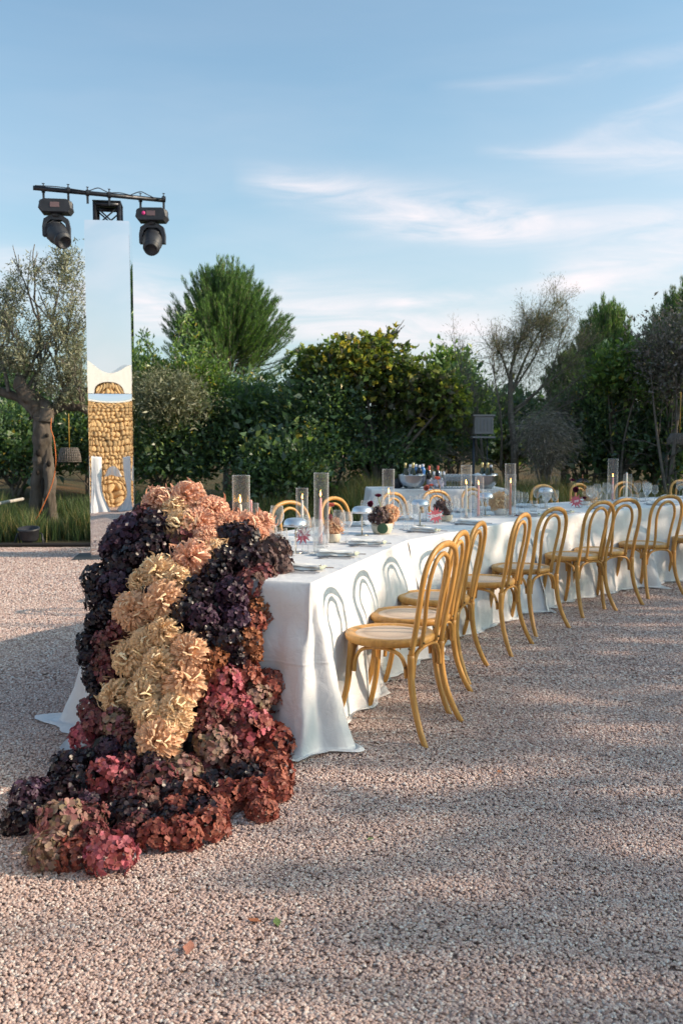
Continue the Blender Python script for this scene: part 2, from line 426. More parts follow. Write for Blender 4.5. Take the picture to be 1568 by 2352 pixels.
# gravel stones as instances
def gravel_material():
    m = mat('gravel_stone', (.4, .3, .26), .85, 0, .25); t = m.node_tree; L = t.links; b = t.nodes['Principled BSDF']
    oi = N(t, 'ShaderNodeObjectInfo'); ge = N(t, 'ShaderNodeNewGeometry')
    c = ramp(t, oi.outputs['Random'], [(0, (.38, .26, .225)), (.15, (.54, .40, .355)), (.45, (.66, .50, .45)), (.75, (.72, .57, .51)), (.90, (.80, .71, .65)), (1, (.86, .82, .78))])
    n = N(t, 'ShaderNodeTexNoise', inp={'Scale': 220.0, 'Detail': 3.0}); L.new(ge.outputs['Position'], n.inputs['Vector'])
    n2 = N(t, 'ShaderNodeTexNoise', inp={'Scale': .9, 'Detail': 5.0, 'Roughness': .6}); L.new(ge.outputs['Position'], n2.inputs['Vector'])
    c = mixc(t, .5, c, ramp(t, n.outputs[0], [(.35, (.62, .6, .6)), (.65, (1, 1, 1))]), 'MULTIPLY')
    c = mixc(t, .8, c, ramp(t, n2.outputs[0], [(.3, (.80, .76, .76)), (.7, (1.0, .97, .94))]), 'MULTIPLY')
    L.new(c, b.inputs['Base Color'])
    return m
def gravel():
    zones = [(1.55, 3.2, .50, 1.1, 21000, .0060), (3.2, 5.0, .50, 1.1, 15000, .0068), (5.0, 8.0, .48, 1.1, 7500, .0088), (8.0, 11.72, .46, 1.1, 3600, .0120)]
    V = []; F = []; D = []; S = []
    for (y0, y1, k, c, d, s) in zones:
        ny = int((y1 - y0) / .16) + 1; nx = 40
        b = len(V)
        for j in range(ny + 1):
            y = y0 + (y1 - y0) * j / ny
            for i in range(nx + 1):
                x = (k * y + c) * (2 * i / nx - 1); q = mnoise.noise(Vector((x * 1.7, y * 3.1, 0))) + .6 * mnoise.noise(Vector((x * 4.5, y * 6.5, 3)))
                V.append((x, y, .004 + .0075 * max(-.5, q)))
        for j in range(ny):
            for i in range(nx): F.append((b + j * (nx + 1) + i, b + j * (nx + 1) + i + 1, b + (j + 1) * (nx + 1) + i + 1, b + (j + 1) * (nx + 1) + i)); D.append(d); S.append(s)
    me = bpy.data.meshes.new('gravel'); me.from_pydata(V, [], F)
    a = me.attributes.new('dens', 'FLOAT', 'FACE'); a.data.foreach_set('value', D)
    a = me.attributes.new('size', 'FLOAT', 'FACE'); a.data.foreach_set('value', S)
    o = link('gravel', me, gravel_material()); tag(o, kind='stuff')
    g = bpy.data.node_groups.new('gravel_nodes', 'GeometryNodeTree')
    g.interface.new_socket('Geometry', in_out='INPUT', socket_type='NodeSocketGeometry')
    g.interface.new_socket('Geometry', in_out='OUTPUT', socket_type='NodeSocketGeometry')
    L = g.links; gi = g.nodes.new('NodeGroupInput'); go = g.nodes.new('NodeGroupOutput')
    dp = g.nodes.new('GeometryNodeDistributePointsOnFaces')
    na = g.nodes.new('GeometryNodeInputNamedAttribute'); na.data_type = 'FLOAT'; na.inputs[0].default_value = 'dens'
    nb = g.nodes.new('GeometryNodeInputNamedAttribute'); nb.data_type = 'FLOAT'; nb.inputs[0].default_value = 'size'
    L.new(gi.outputs[0], dp.inputs['Mesh']); L.new(na.outputs[0], dp.inputs['Density'])
    cub = g.nodes.new('GeometryNodeMeshIcoSphere'); cub.inputs['Radius'].default_value = 1.0; cub.inputs['Subdivisions'].default_value = 1
    sm = g.nodes.new('GeometryNodeSetMaterial'); sm.inputs['Material'].default_value = MATS['gravel_stone']
    L.new(cub.outputs[0], sm.inputs[0])
    ip = g.nodes.new('GeometryNodeInstanceOnPoints'); L.new(dp.outputs[0], ip.inputs['Points']); L.new(sm.outputs[0], ip.inputs['Instance'])
    rr = g.nodes.new('FunctionNodeRandomValue'); rr.data_type = 'FLOAT_VECTOR'; rr.inputs[0].default_value = (-.45, -.45, 0); rr.inputs[1].default_value = (.45, .45, 6.28)
    rs = g.nodes.new('FunctionNodeRandomValue'); rs.data_type = 'FLOAT_VECTOR'; rs.inputs[0].default_value = (.65, .55, .28); rs.inputs[1].default_value = (1.35, 1.05, .60)
    rs.inputs['Seed'].default_value = 5
    vm = g.nodes.new('ShaderNodeVectorMath'); vm.operation = 'SCALE'
    L.new(rs.outputs[0], vm.inputs[0]); L.new(nb.outputs[0], vm.inputs['Scale'])
    L.new(rr.outputs[0], ip.inputs['Rotation']); L.new(vm.outputs[0], ip.inputs['Scale'])
    # lift each stone a little at random
    rz = g.nodes.new('FunctionNodeRandomValue'); rz.data_type = 'FLOAT_VECTOR'; rz.inputs[0].default_value = (0, 0, .000); rz.inputs[1].default_value = (0, 0, .005); rz.inputs['Seed'].default_value = 9
    sp = g.nodes.new('GeometryNodeSetPosition'); L.new(ip.outputs[0], sp.inputs[0]); L.new(rz.outputs[0], sp.inputs['Offset'])
    L.new(sp.outputs[0], go.inputs[0])
    md = o.modifiers.new('scatter', 'NODES'); md.node_group = g
    return o
gravel()

# ------------------------------------------------------------------ foliage helpers
def unit(a):
    return a / np.maximum(np.linalg.norm(a, axis=1, keepdims=True), 1e-9)
def rand_dirs(n):
    return unit(RNG.normal(size=(n, 3)))
def leaves(P, D, L, Wd, col, fold=.25, jit=1.0):
    """n folded leaves: base P, direction D, lengths L, widths Wd, colours col"""
    n = len(P); D = unit(D); rd = rand_dirs(n); S = unit(np.cross(D, rd)); Nn = np.cross(S, D)
    L = np.broadcast_to(np.asarray(L, dtype=float), (n,))[:, None]; Wd = np.broadcast_to(np.asarray(Wd, dtype=float), (n,))[:, None]
    mid = P + D * L * .5 + Nn * L * .06
    V = np.stack([P, mid + S * Wd * .5 + Nn * Wd * fold, P + D * L - Nn * L * .08, mid - S * Wd * .5 + Nn * Wd * fold], 1).reshape(-1, 3)
    F = np.arange(n * 4).reshape(n, 4)
    C = np.repeat(col, 4, axis=0)
    return V, F, C
def merge(parts):
    Vs = []; Fs = []; Cs = []; b = 0
    for V, F, C in parts:
        Vs.append(V); Fs.append(F + b); Cs.append(C); b += len(V)
    return np.concatenate(Vs), np.concatenate(Fs), np.concatenate(Cs)
def pick_cols(n, pal, w=None, var=.25):
    pal = np.array(pal); w = None if w is None else np.array(w) / sum(w)
    c = pal[RNG.choice(len(pal), n, p=w)]
    return c * (1 + (RNG.random((n, 1)) - .5) * 2 * var)
def bush_points(n, c, rad, clumps=90, crad=.28, shell=.55, flat_bottom=True, seed=None):
    """points gathered in clumps through a lumpy ellipsoid, with outward directions"""
    c = np.array(c); rad = np.array(rad)
    d = rand_dirs(clumps); d[:, 2] = np.where(d[:, 2] < -.3, -d[:, 2], d[:, 2]) if flat_bottom else d[:, 2]
    rr = (shell + (1 - shell) * RNG.random((clumps, 1))) * (1 + .12 * RNG.normal(size=(clumps, 1)))
    cc = c + d * rad * rr
    k = RNG.integers(0, clumps, n)
    off = np.clip(RNG.normal(size=(n, 3)), -2, 2) * crad * .5 * (.6 + .8 * RNG.random((clumps, 1)))[k]
    P = cc[k] + off
    out = unit((cc[k] - c) / rad + off / crad * .8)
    D = unit(out * .7 + RNG.normal(size=(n, 3)) * .55 + np.array([0, 0, .25]))
    P[:, 2] = np.maximum(P[:, 2], .1)
    return P, D
def trunk_tube(mb, pts, r0, r1, n=8, rough=.0, k=5):
    P = catmull(pts, k)
    m = len(P); rr = []
    for i in range(m):
        r = r0 + (r1 - r0) * i / (m - 1); rr.append(r * (1 + rough * mnoise.noise(P[i] * 3.1) + .5 * rough * mnoise.noise(P[i] * 11)))
    if rough:
        P = [p + Vector((mnoise.noise(p * 2.2), mnoise.noise(p * 2.2 + Vector((9, 0, 0))), 0)) * r0 * rough for p in P]
    mb.tube(P, rr, n)
    return P
def grow(mb, p, d, ln, r, depth, spread=.6, up=.15, tips=None, nseg=3, kids=(2, 3), bend=.25, minr=.004, sides=5, shrink=.72):
    pts = [p]; dd = d.normalized()
    for i in range(nseg):
        dd = (dd + Vector((random.gauss(0, bend), random.gauss(0, bend), random.gauss(0, bend) + up)) * .5).normalized()
        pts.append(pts[-1] + dd * ln / nseg)
    r1 = max(r * .62, minr)
    rr = [r + (r1 - r) * i / nseg for i in range(nseg + 1)]
    mb.tube(pts, rr, sides, cap=False)
    if tips is not None and depth <= 1: tips.extend([(q, dd, depth) for q in pts[1:]])
    if depth <= 0: return
    for _ in range(random.randint(*kids)):
        k = random.choice(range(1, nseg + 1)); q = pts[k]
        nd = (dd + Vector((random.gauss(0, spread), random.gauss(0, spread), random.gauss(0, spread) * .7 + up))).normalized()
        grow(mb, q, nd, ln * shrink * random.uniform(.8, 1.15), r1, depth - 1, spread, up, tips, nseg, kids, bend, minr, sides, shrink)
M_BARK = var_mat('olive_bark', (.045, .036, .028), (.17, .14, .115), 7, .95, 1.0, 18, 8, stretch=(1, 1, .45))
M_TWIG = var_mat('grey_twig', (.11, .095, .08), (.21, .185, .16), 12, .9)
M_TWIGD = var_mat('brown_twig', (.06, .045, .035), (.14, .11, .08), 12, .9)
M_LEAFG = leaf_mat('glossy_leaf', .42, .36, .8)
M_LEAFO = leaf_mat('olive_leaf', .55, .22, .4, (1.1, 1.1, .7))
M_LEAFF = leaf_mat('fig_leaf', .6, .40, .3)
M_NEEDLE = leaf_mat('pine_needle', .55, .30, .35)
M_GRASS = leaf_mat('grass_blade', .6, .35, .3, (1.2, 1.2, .6))
def tree_thing(name, loc, label, cat, group=None): return empty(name, loc, 0, label, cat, group)
def crown(parent, parts, m, name='crown', origin=(0, 0, 0)):
    V, F, C = merge(parts); V = V - np.array(origin)
    return link(name, np_mesh(name, V, F, np.clip(C, 0, 1)), m, parent)

def shrub(name, loc, c, rad, n, L, Wd, pal, w, label, cat='shrub', m=None, clumps=110, crad=.30, shell=.55, group=None, stems=6, var=.3, extra=None, twig=None):
    """a leafy shrub: foliage mass on several stems"""
    root = tree_thing(name, loc, label, cat, group); o = Vector(loc)
    P, D = bush_points(n, c, rad, clumps, crad, shell)
    parts = [leaves(P, D, L * (.7 + .6 * RNG.random(n)), Wd * (.7 + .6 * RNG.random(n)), pick_cols(n, pal, w, var))]
    # inner dense core leaves, larger
    nc = n // 7; P2, D2 = bush_points(nc, c, np.array(rad) * .8, clumps // 2, crad * 1.4, .2)
    parts.append(leaves(P2, D2, L * 2.2, Wd * 2.6, pick_cols(nc, pal, w, var)))
    if extra: parts += extra
    crown(root, parts, m or M_LEAFG, 'crown', loc)
    mb = MB()
    for i in range(stems):
        a = random.uniform(0, 6.28); q = Vector((math.cos(a) * rad[0] * .5, math.sin(a) * rad[1] * .5, c[2] - loc[2]))
        b = Vector((random.uniform(-.3, .3) * rad[0] * .5, random.uniform(-.2, .2), -.05))
        trunk_tube(mb, [b, b.lerp(q, .5) + Vector((random.uniform(-.15, .15), 0, .1)), q], .035, .012, 5, k=3)
        for _ in range(5):
            s = b.lerp(q, random.uniform(.2, .9)); dr = Vector((random.uniform(-1, 1), random.uniform(-1, .3), random.uniform(-.1, .8))).normalized()
            trunk_tube(mb, [s, s + dr * .3 + Vector((0, 0, .05)), s + dr * random.uniform(.5, .8) + Vector((0, 0, -.02))], .010, .003, 4, k=2)
    mb.build('trunk', twig or M_TWIG, root)
    return root

# ------------------------------------------------------------------ hedge shrubs behind the court
DG = [(.094, .178, .089), (.137, .240, .106), (.084, .147, .106), (.231, .336, .115), (.629, .503, .106)]
DW = [5, 4, 4, 1.6, .25]
BG = [(.119, .224, .059), (.172, .290, .073), (.086, .158, .059), (.277, .356, .106), (.475, .370, .066)]
def bx(px, Y): return (px - 784) / FPX * Y
def hz_(py, Y): return CH + (1018 - py) / FPX * Y
def hedge(px0, px1, ptop, Y, n, label, L=.075, Wd=.034, pal=DG, w=DW, depth=1.0, **kw):
    x0, x1 = bx(px0, Y), bx(px1, Y); top = hz_(ptop, Y); b = garden_height((x0 + x1) / 2, Y)
    c = ((x0 + x1) / 2, Y, b + (top - b) * .46); rad = ((x1 - x0) / 2 * .93, depth, (top - b) * .50)
    return shrub('hedge_shrub', ((x0 + x1) / 2, Y, b), c, rad, n, L, Wd, pal, w, label, **kw)
hedge(270, 500, 885, 16.2, 20000, 'dark evergreen shrub right beside the mirrored column', group=None)
hedge(440, 690, 862, 16.6, 20000, 'dense dark green shrub under the feathery pine')
hedge(630, 860, 835, 16.0, 20000, 'dark glossy-leaved shrub left of the yellowing fig, behind the glass cylinders')
hedge(540, 760, 1010, 15.2, 9000, 'low dark shrub at the foot of the hedge behind the tallest glass cylinder', depth=.6)
hedge(800, 1010, 960, 16.4, 12000, 'dark shrub below the yellowing fig crown')
hedge(960, 1130, 835, 18.5, 11000, 'dark round-topped shrub right of the fig', L=.10, Wd=.04)
hedge(-60, 130, 930, 17.5, 10000, 'dark shrub behind the olive trunk at the picture edge', L=.09, Wd=.04)
hedge(90, 330, 900, 18.0, 12000, 'dark shrub between the olive trunk and the mirrored column', L=.09, Wd=.04)
hedge(1240, 1460, 880, 17.0, 14000, 'tall dark shrub behind the far chairs', L=.09, Wd=.04)
hedge(1400, 1640, 900, 16.5, 14000, 'black-green shrub at the right edge under the grey-leaved tree', L=.09, Wd=.04)
hedge(1080, 1270, 900, 20.0, 9000, 'dark shrub behind the bare tamarisk', L=.11, Wd=.05)
hedge(200, 420, 800, 24.0, 6000, 'far dark tree mass behind the column', L=.16, Wd=.07, cat='tree')
hedge(-40, 110, 835, 24.0, 6000, 'far dark tree behind the olive at the picture edge', L=.16, Wd=.07, cat='tree')
hedge(1480, 1700, 850, 21.0, 8000, 'dark tree mass behind the grey-leaved tree', L=.14, Wd=.06, cat='tree')
hedge(-420, -40, 880, 17.5, 9000, 'wide dark shrub beyond the left picture edge', L=.11, Wd=.05)
hedge(1620, 1980, 860, 17.0, 9000, 'wide dark shrub beyond the right picture edge', L=.11, Wd=.05)
# bright upright laurel stems left of the pine
def laurel():
    Y = 15.6; loc = (bx(400, Y), Y, garden_height(bx(400, Y), Y)); root = tree_thing('laurel_shrub', loc, 'bright green upright shoots of a laurel between the mirrored column and the pine', 'shrub')
    mb = MB(); parts = []
    for (px, py) in ((330, 768), (345, 800), (318, 810), (300, 850), (420, 730), (437, 720), (455, 760), (400, 800), (470, 790), (485, 800), (440, 810), (365, 830), (495, 830), (515, 835), (380, 870), (450, 860)):
        top = atY(px, py, Y + random.uniform(-.3, .3)); base = Vector(loc) + Vector((random.uniform(-.4, .4), 0, .9))
        P = trunk_tube(mb, [base - Vector(loc), base.lerp(top, .55) + Vector((random.uniform(-.1, .1), 0, .05)) - Vector(loc), top - Vector(loc)], .018, .004, 5, k=6)
        m_ = len(P)
        for i in range(m_ // 2, m_):
            n = 22; q = np.array(P[i]) + np.array(loc) + RNG.normal(size=(n, 3)) * .05
            D = RNG.normal(size=(n, 3)) * .7 + np.array([0, 0, .5])
            parts.append(leaves(q, D, .085, .032, pick_cols(n, BG, [4, 4, 2, 1.5, .3], .3)))
    P, D = bush_points(5000, (bx(420, Y), Y, hz_(900, Y)), (.75, .5, .42), 60, .25)
    parts.append(leaves(P, D, .075, .032, pick_cols(5000, BG, [4, 3, 4, 1, .4], .3)))
    crown(root, parts, M_LEAFG, 'crown', loc); mb.build('stem', M_TWIG, root)
laurel()
# small silver olive right of the column
OL = [(.196, .218, .138), (.276, .287, .184), (.127, .149, .081), (.391, .391, .276)]
shrub('olive_shrub', (bx(370, 15), 15, .2), (bx(385, 15), 15, hz_(930, 15)), (.75, .5, .45), 9000, .055, .013, OL, [4, 4, 3, 1.5],
      'silvery olive shrub beside the mirrored column below the laurel shoots', m=M_LEAFO, clumps=90, crad=.24, stems=0)

# ------------------------------------------------------------------ old olive tree at left
def olive():
    Y = 13.4; x = bx(100, Y); z0 = garden_height(x, Y) - .05; loc = Vector((x, Y, z0))
    root = tree_thing('olive_tree', loc, 'old olive tree with a thick forked hollow trunk and thin silvery crown', 'tree')
    def W_(px, py, dy=0): return atY(px, py, Y + dy) - loc
    mb = MB()
    trunk_tube(mb, [W_(78, 1215, .05), W_(84, 1130, .05), W_(90, 1050), W_(92, 980), W_(84, 940, .0), W_(60, 905, -.1), W_(45, 886, -.15)], .098, .122, 26, .30, 14)
    trunk_tube(mb, [W_(117, 1205, .0), W_(115, 1130, -.05), W_(110, 1050, .0), W_(104, 985), W_(112, 950, .05), W_(150, 935, .1), W_(200, 940, .15)], .095, .065, 26, .30, 14)
    trunk_tube(mb, [W_(98, 1060, .02), W_(99, 1010, -.02), W_(98, 960, 0)], .085, .15, 26, .3, 10)
    mb2 = [( [W_(104, 970, -.05), W_(105, 935, -.02), W_(85, 915, .15), W_(72, 900, .3)], .12, .08), ([W_(112, 955, .1), W_(128, 930, .2), W_(146, 908, .3)], .085, .06),
           ([W_(88, 950, -.05), W_(60, 925, .1), W_(20, 905, .2), W_(-30, 892, .3)], .10, .055)]
    for p, a, b in mb2: trunk_tube(mb, p, a, b, 9, .2, 5)
    # basal flare and knots
    for (px, py, r) in ((76, 1198, .115), (119, 1196, .11), (47, 887, .11)):
        c = W_(px, py); mb.lathe([(r * .3, -.12), (r, -.02), (r * .9, .1), (r * .4, .17)], 10, Matrix.Translation(c))
    tr_ = mb.build('trunk', M_BARK, root)
    for v in tr_.data.vertices:
        q = v.co; k = mnoise.noise(Vector((q.x * 9, q.y * 9, q.z * 5))) * .030 + abs(mnoise.noise(Vector((q.x * 26, q.y * 26, q.z * 8)))) * -.030 + mnoise.noise(q * 40) * .006
        v.co = q + v.normal * k
    for (px, py, rx, rz) in ((88, 1040, .045, .06), (112, 1065, .035, .05), (99, 1120, .030, .16), (86, 1085, .025, .04), (108, 1000, .03, .035), (70, 960, .03, .03)):  # near-black lumps on the bark, painted dark for the shade inside holes
        c = W_(px, py, -.108); hl = MB(); hl.lathe([(.001, -1), (.6, -.75), (.95, -.3), (1, .1), (.8, .6), (.001, 1)], 10, Matrix.Translation(c) @ Matrix.Diagonal((rx, .03, rz, 1)), True, False, False); hl.build('hollow', MATS.get('hollow_shade') or mat('hollow_shade', (.018, .014, .011), .95), root)
    br = MB(); tips = []
    starts = [((50, 888), (70, 800), .035), ((65, 890), (120, 780), .03), ((146, 908), (170, 800), .03), ((190, 938), (180, 850), .028), ((150, 905), (120, 740), .03),
              ((-20, 892), (10, 780), .03), ((20, 900), (-10, 740), .03), ((75, 900), (150, 690), .03), ((190, 938), (215, 830), .02), ((170, 936), (150, 860), .02)]
    for (a, b, r) in starts:
        p = W_(*a, .1); q = W_(*b, random.uniform(-.3, .5)); d = q - p
        grow(br, p, d, d.length * .75, r, 3, .45, .10, tips, 4, (2, 3), .22, .003, 5, .62)
    # leaves near the thin twigs, and wherever the photograph shows clumps
    T = np.array([list(t[0] + loc) for t in tips]); TD = np.array([list(t[1]) for t in tips])
    ok = (T[:, 2] > hz_(960, Y)) & (T[:, 2] < hz_(612, Y)); T = T[ok]; TD = TD[ok]
    k = RNG.integers(0, len(T), 9500)[:3800]; P = T[k] + RNG.normal(size=(3800, 3)) * .07
    D = TD[k] * .8 + RNG.normal(size=(3800, 3)) * .6
    parts = [leaves(P, D, .066 * (.7 + .6 * RNG.random(3800)), .016, pick_cols(3800, OL, [3, 4, 3, 2], .3))]
    for (px, py, r, n) in [(a_, b_, c_, int(d_ * 1.15)) for a_, b_, c_, d_ in ((150, 640, .28, 700), (130, 605, .18, 260), (85, 660, .2, 300), (165, 700, .33, 1000), (150, 770, .35, 1200), (170, 830, .30, 1200), (20, 700, .28, 600), (5, 760, .3, 900), (40, 650, .2, 160), (30, 830, .35, 1300),
                           (110, 880, .25, 700), (170, 890, .25, 800), (60, 860, .25, 700), (-20, 680, .3, 700))]:
        cv = atY(px, py, Y + .1) - loc; sp_ = min((W_(50, 888), W_(100, 800), W_(150, 905), W_(180, 850), W_(20, 780), W_(120, 740)), key=lambda q: (q - cv).length + (9 if q.z > cv.z - .1 else 0))
        trunk_tube(br, [sp_, sp_.lerp(cv, .5) + Vector((random.uniform(-.08, .08), 0, .05)), cv], .014, .005, 5, k=4)
        tw = []
        for _ in range(max(4, n // 60)): grow(br, cv + Vector([random.gauss(0, r * .25) for _ in range(3)]), Vector((random.gauss(0, 1), random.gauss(0, 1), random.gauss(.5, 1))), r * 1.1, .005, 1, .6, .1, tw, 3, (2, 3), .25, .0016, 4, .7)
        TT = np.array([list(q[0] + loc) for q in tw]); kk = RNG.integers(0, len(TT), n); P = TT[kk] + RNG.normal(size=(n, 3)) * .045
        parts.append(leaves(P, RNG.normal(size=(n, 3)) + np.array([0, 0, .4]), .070, .017, pick_cols(n, OL, [3, 4, 3, 2], .3)))
    br.build('branch', M_TWIG, root)
    crown(root, parts, M_LEAFO, 'crown', loc)
    # orange cable up the trunk
    c = MB(); P = catmull([W_(75, 1205, -.3), W_(95, 1170, -.3), W_(120, 1110, -.24), W_(128, 1060, -.22), W_(124, 1010, -.22), W_(117, 985, -.2), W_(118, 960, -.16)], 6)
    c.tube(P, .008, 5)
    o = c.build('cable', mat('orange_cable', (.55, .14, .03), .6), None, loc=loc)
    tag(o, 'thin orange cable running up the olive trunk', 'cable')
    return root
olive()

# ------------------------------------------------------------------ pines
PN = [(.086, .172, .063), (.115, .230, .063), (.172, .299, .081), (.069, .121, .063), (.196, .178, .103)]
def pine(pxc, ptop, pbot, halfw, Y, n_shoot, label, w=(4, 4, 2.2, 3, .6), lean=0.0, seed=1, brown=0):
    random.seed(seed)
    x = bx(pxc, Y); z0 = garden_height(x, Y); loc = Vector((x, Y, z0))
    root = tree_thing('pine_tree', loc, label, 'tree')
    top = hz_(ptop, Y); bot = hz_(pbot, Y); H = top - bot; Wd = halfw / FPX * Y
    mb = MB(); trunk_tube(mb, [(0, 0, -.1), (0, 0, bot - z0), (lean, 0, top - z0 - .5)], .14, .03, 8, .1, 6)
    Ps = []; Ds = []; br = MB()
    for i in range(n_shoot):
        a = random.uniform(0, 6.283); s = random.random(); u = random.random() ** .75
        # fan: each shoot starts near the axis and sweeps outwards and upwards
        z_s = bot + H * (.02 + .60 * u); st = Vector((x + lean * u, Y, z_s))
        reach = Wd * math.sqrt(max(0.03, 1 - u ** 1.6)) * random.uniform(.35, 1.02)
        end = Vector((x + lean * u + math.cos(a) * reach, Y + math.sin(a) * reach, z_s + H * (.16 + .34 * random.random()) * (1.0 - .25 * (reach / Wd))))
        zmax = bot + H * (1 - .62 * (math.hypot(end.x - x, end.y - Y) / Wd) ** 2.0) * random.uniform(.86, 1.03)
        end.z = min(end.z, zmax)
        mid = st.lerp(end, .5) + Vector((math.cos(a), math.sin(a), 0)) * reach * .16 - Vector((0, 0, H * .03))
        pts = catmull([st, mid, end], 8)
        br.tube([p - loc for p in pts[4:]], [.014 - .011 * k / (len(pts) - 5) for k in range(len(pts) - 4)], 4, cap=False)
        for k in range(6, len(pts)):
            t = (pts[k] - pts[k - 1]).normalized(); n = 18
            q = np.array(pts[k]) + (np.array(pts[k - 1]) - np.array(pts[k])) * RNG.random((n, 1)) + RNG.normal(size=(n, 3)) * .022
            Ps.append(q); Ds.append(np.array(t) * 1.25 + RNG.normal(size=(n, 3)) * .24 + np.array([0, 0, .25]))
    P = np.concatenate(Ps); D = np.concatenate(Ds); n = len(P)
    crown(root, [leaves(P, D, .10 * (.7 + .6 * RNG.random(n)), .011, pick_cols(n, PN, w, .3), .1)], M_NEEDLE, 'crown', loc)
    mb.build('trunk', M_TWIGD, root); br.build('branch', M_TWIG, root)
    return root
pine(525, 600, 900, 175, 20.0, 620, 'tall feathery pine standing above the hedge left of the fig', seed=3)
pine(1385, 690, 960, 105, 20.5, 400, 'feathery pine between the tamarisk and the right-edge trees', (3, 4, 2, 4, 1), seed=5)
pine(1545, 655, 960, 110, 19.5, 330, 'feathery pine cut by the right picture edge', (3, 3, 1, 5, 1.2), seed=8)
pine(1300, 800, 960, 70, 19.0, 150, 'short pine low behind the tamarisk twigs', (3, 3, 1, 5, 2), seed=9)

# ------------------------------------------------------------------ fig tree
def fig():
    random.seed(21); Y = 15.8; x = bx(870, Y); loc = Vector((x, Y, garden_height(x, Y)))
    root = tree_thing('fig_tree', loc, 'fig tree with yellowing top leaves in the middle of the hedge', 'tree')
    mb = MB(); tips = []
    for (px, py) in ((735, 830), (790, 790), (850, 785), (897, 768), (830, 820), (950, 860), (1010, 885), (770, 850), (1030, 920), (900, 850)):
        b = Vector((random.uniform(-.1, .1), 0, .1)); q = atY(px, py, Y + random.uniform(-.5, .5)) - loc
        P = trunk_tube(mb, [b, b.lerp(q, .45) + Vector((0, 0, .15)), q], .05, .012, 6, k=6)
        for p in P[5:]: tips.append(p)
    for _ in range(60):
        p = random.choice(tips); d = Vector((random.gauss(0, 1), random.gauss(0, .6), random.uniform(0, 1))).normalized()
        trunk_tube(mb, [p, p + d * .15, p + d * .3 + Vector((0, 0, .06))], .012, .005, 4, k=2)
    mb.build('trunk', M_TWIG, root)
    def fl(P, D, L, col):
        # lobed fig leaf: three overlapping blades
        out = []
        n = len(P); side = unit(np.cross(D, rand_dirs(n)))
        for s in (-.75, 0, .75):
            out.append(leaves(P, unit(D + side * s), L * (1 if s == 0 else .8), L * .52, col))
        return out
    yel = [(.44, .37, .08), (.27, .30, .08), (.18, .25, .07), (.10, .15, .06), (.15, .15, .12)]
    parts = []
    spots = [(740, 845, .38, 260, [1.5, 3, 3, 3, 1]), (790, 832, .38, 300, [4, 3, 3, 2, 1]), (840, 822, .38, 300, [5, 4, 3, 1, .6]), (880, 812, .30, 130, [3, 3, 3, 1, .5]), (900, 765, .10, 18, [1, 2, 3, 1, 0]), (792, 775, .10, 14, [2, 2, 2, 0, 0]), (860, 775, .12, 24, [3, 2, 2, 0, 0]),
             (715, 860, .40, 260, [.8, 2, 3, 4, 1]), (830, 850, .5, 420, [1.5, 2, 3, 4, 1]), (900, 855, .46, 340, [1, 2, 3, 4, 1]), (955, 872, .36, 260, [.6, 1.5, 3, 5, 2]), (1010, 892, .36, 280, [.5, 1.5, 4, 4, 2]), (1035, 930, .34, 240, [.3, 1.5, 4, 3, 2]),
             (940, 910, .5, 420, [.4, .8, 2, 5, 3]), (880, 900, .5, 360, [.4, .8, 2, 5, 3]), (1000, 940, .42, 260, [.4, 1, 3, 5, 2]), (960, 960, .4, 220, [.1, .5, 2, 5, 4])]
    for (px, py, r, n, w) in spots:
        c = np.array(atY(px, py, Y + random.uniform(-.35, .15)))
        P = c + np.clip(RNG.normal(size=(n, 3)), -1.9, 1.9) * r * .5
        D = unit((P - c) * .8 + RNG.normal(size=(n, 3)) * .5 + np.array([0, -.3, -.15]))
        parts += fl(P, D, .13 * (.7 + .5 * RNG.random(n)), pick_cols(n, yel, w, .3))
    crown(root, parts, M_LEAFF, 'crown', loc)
fig()

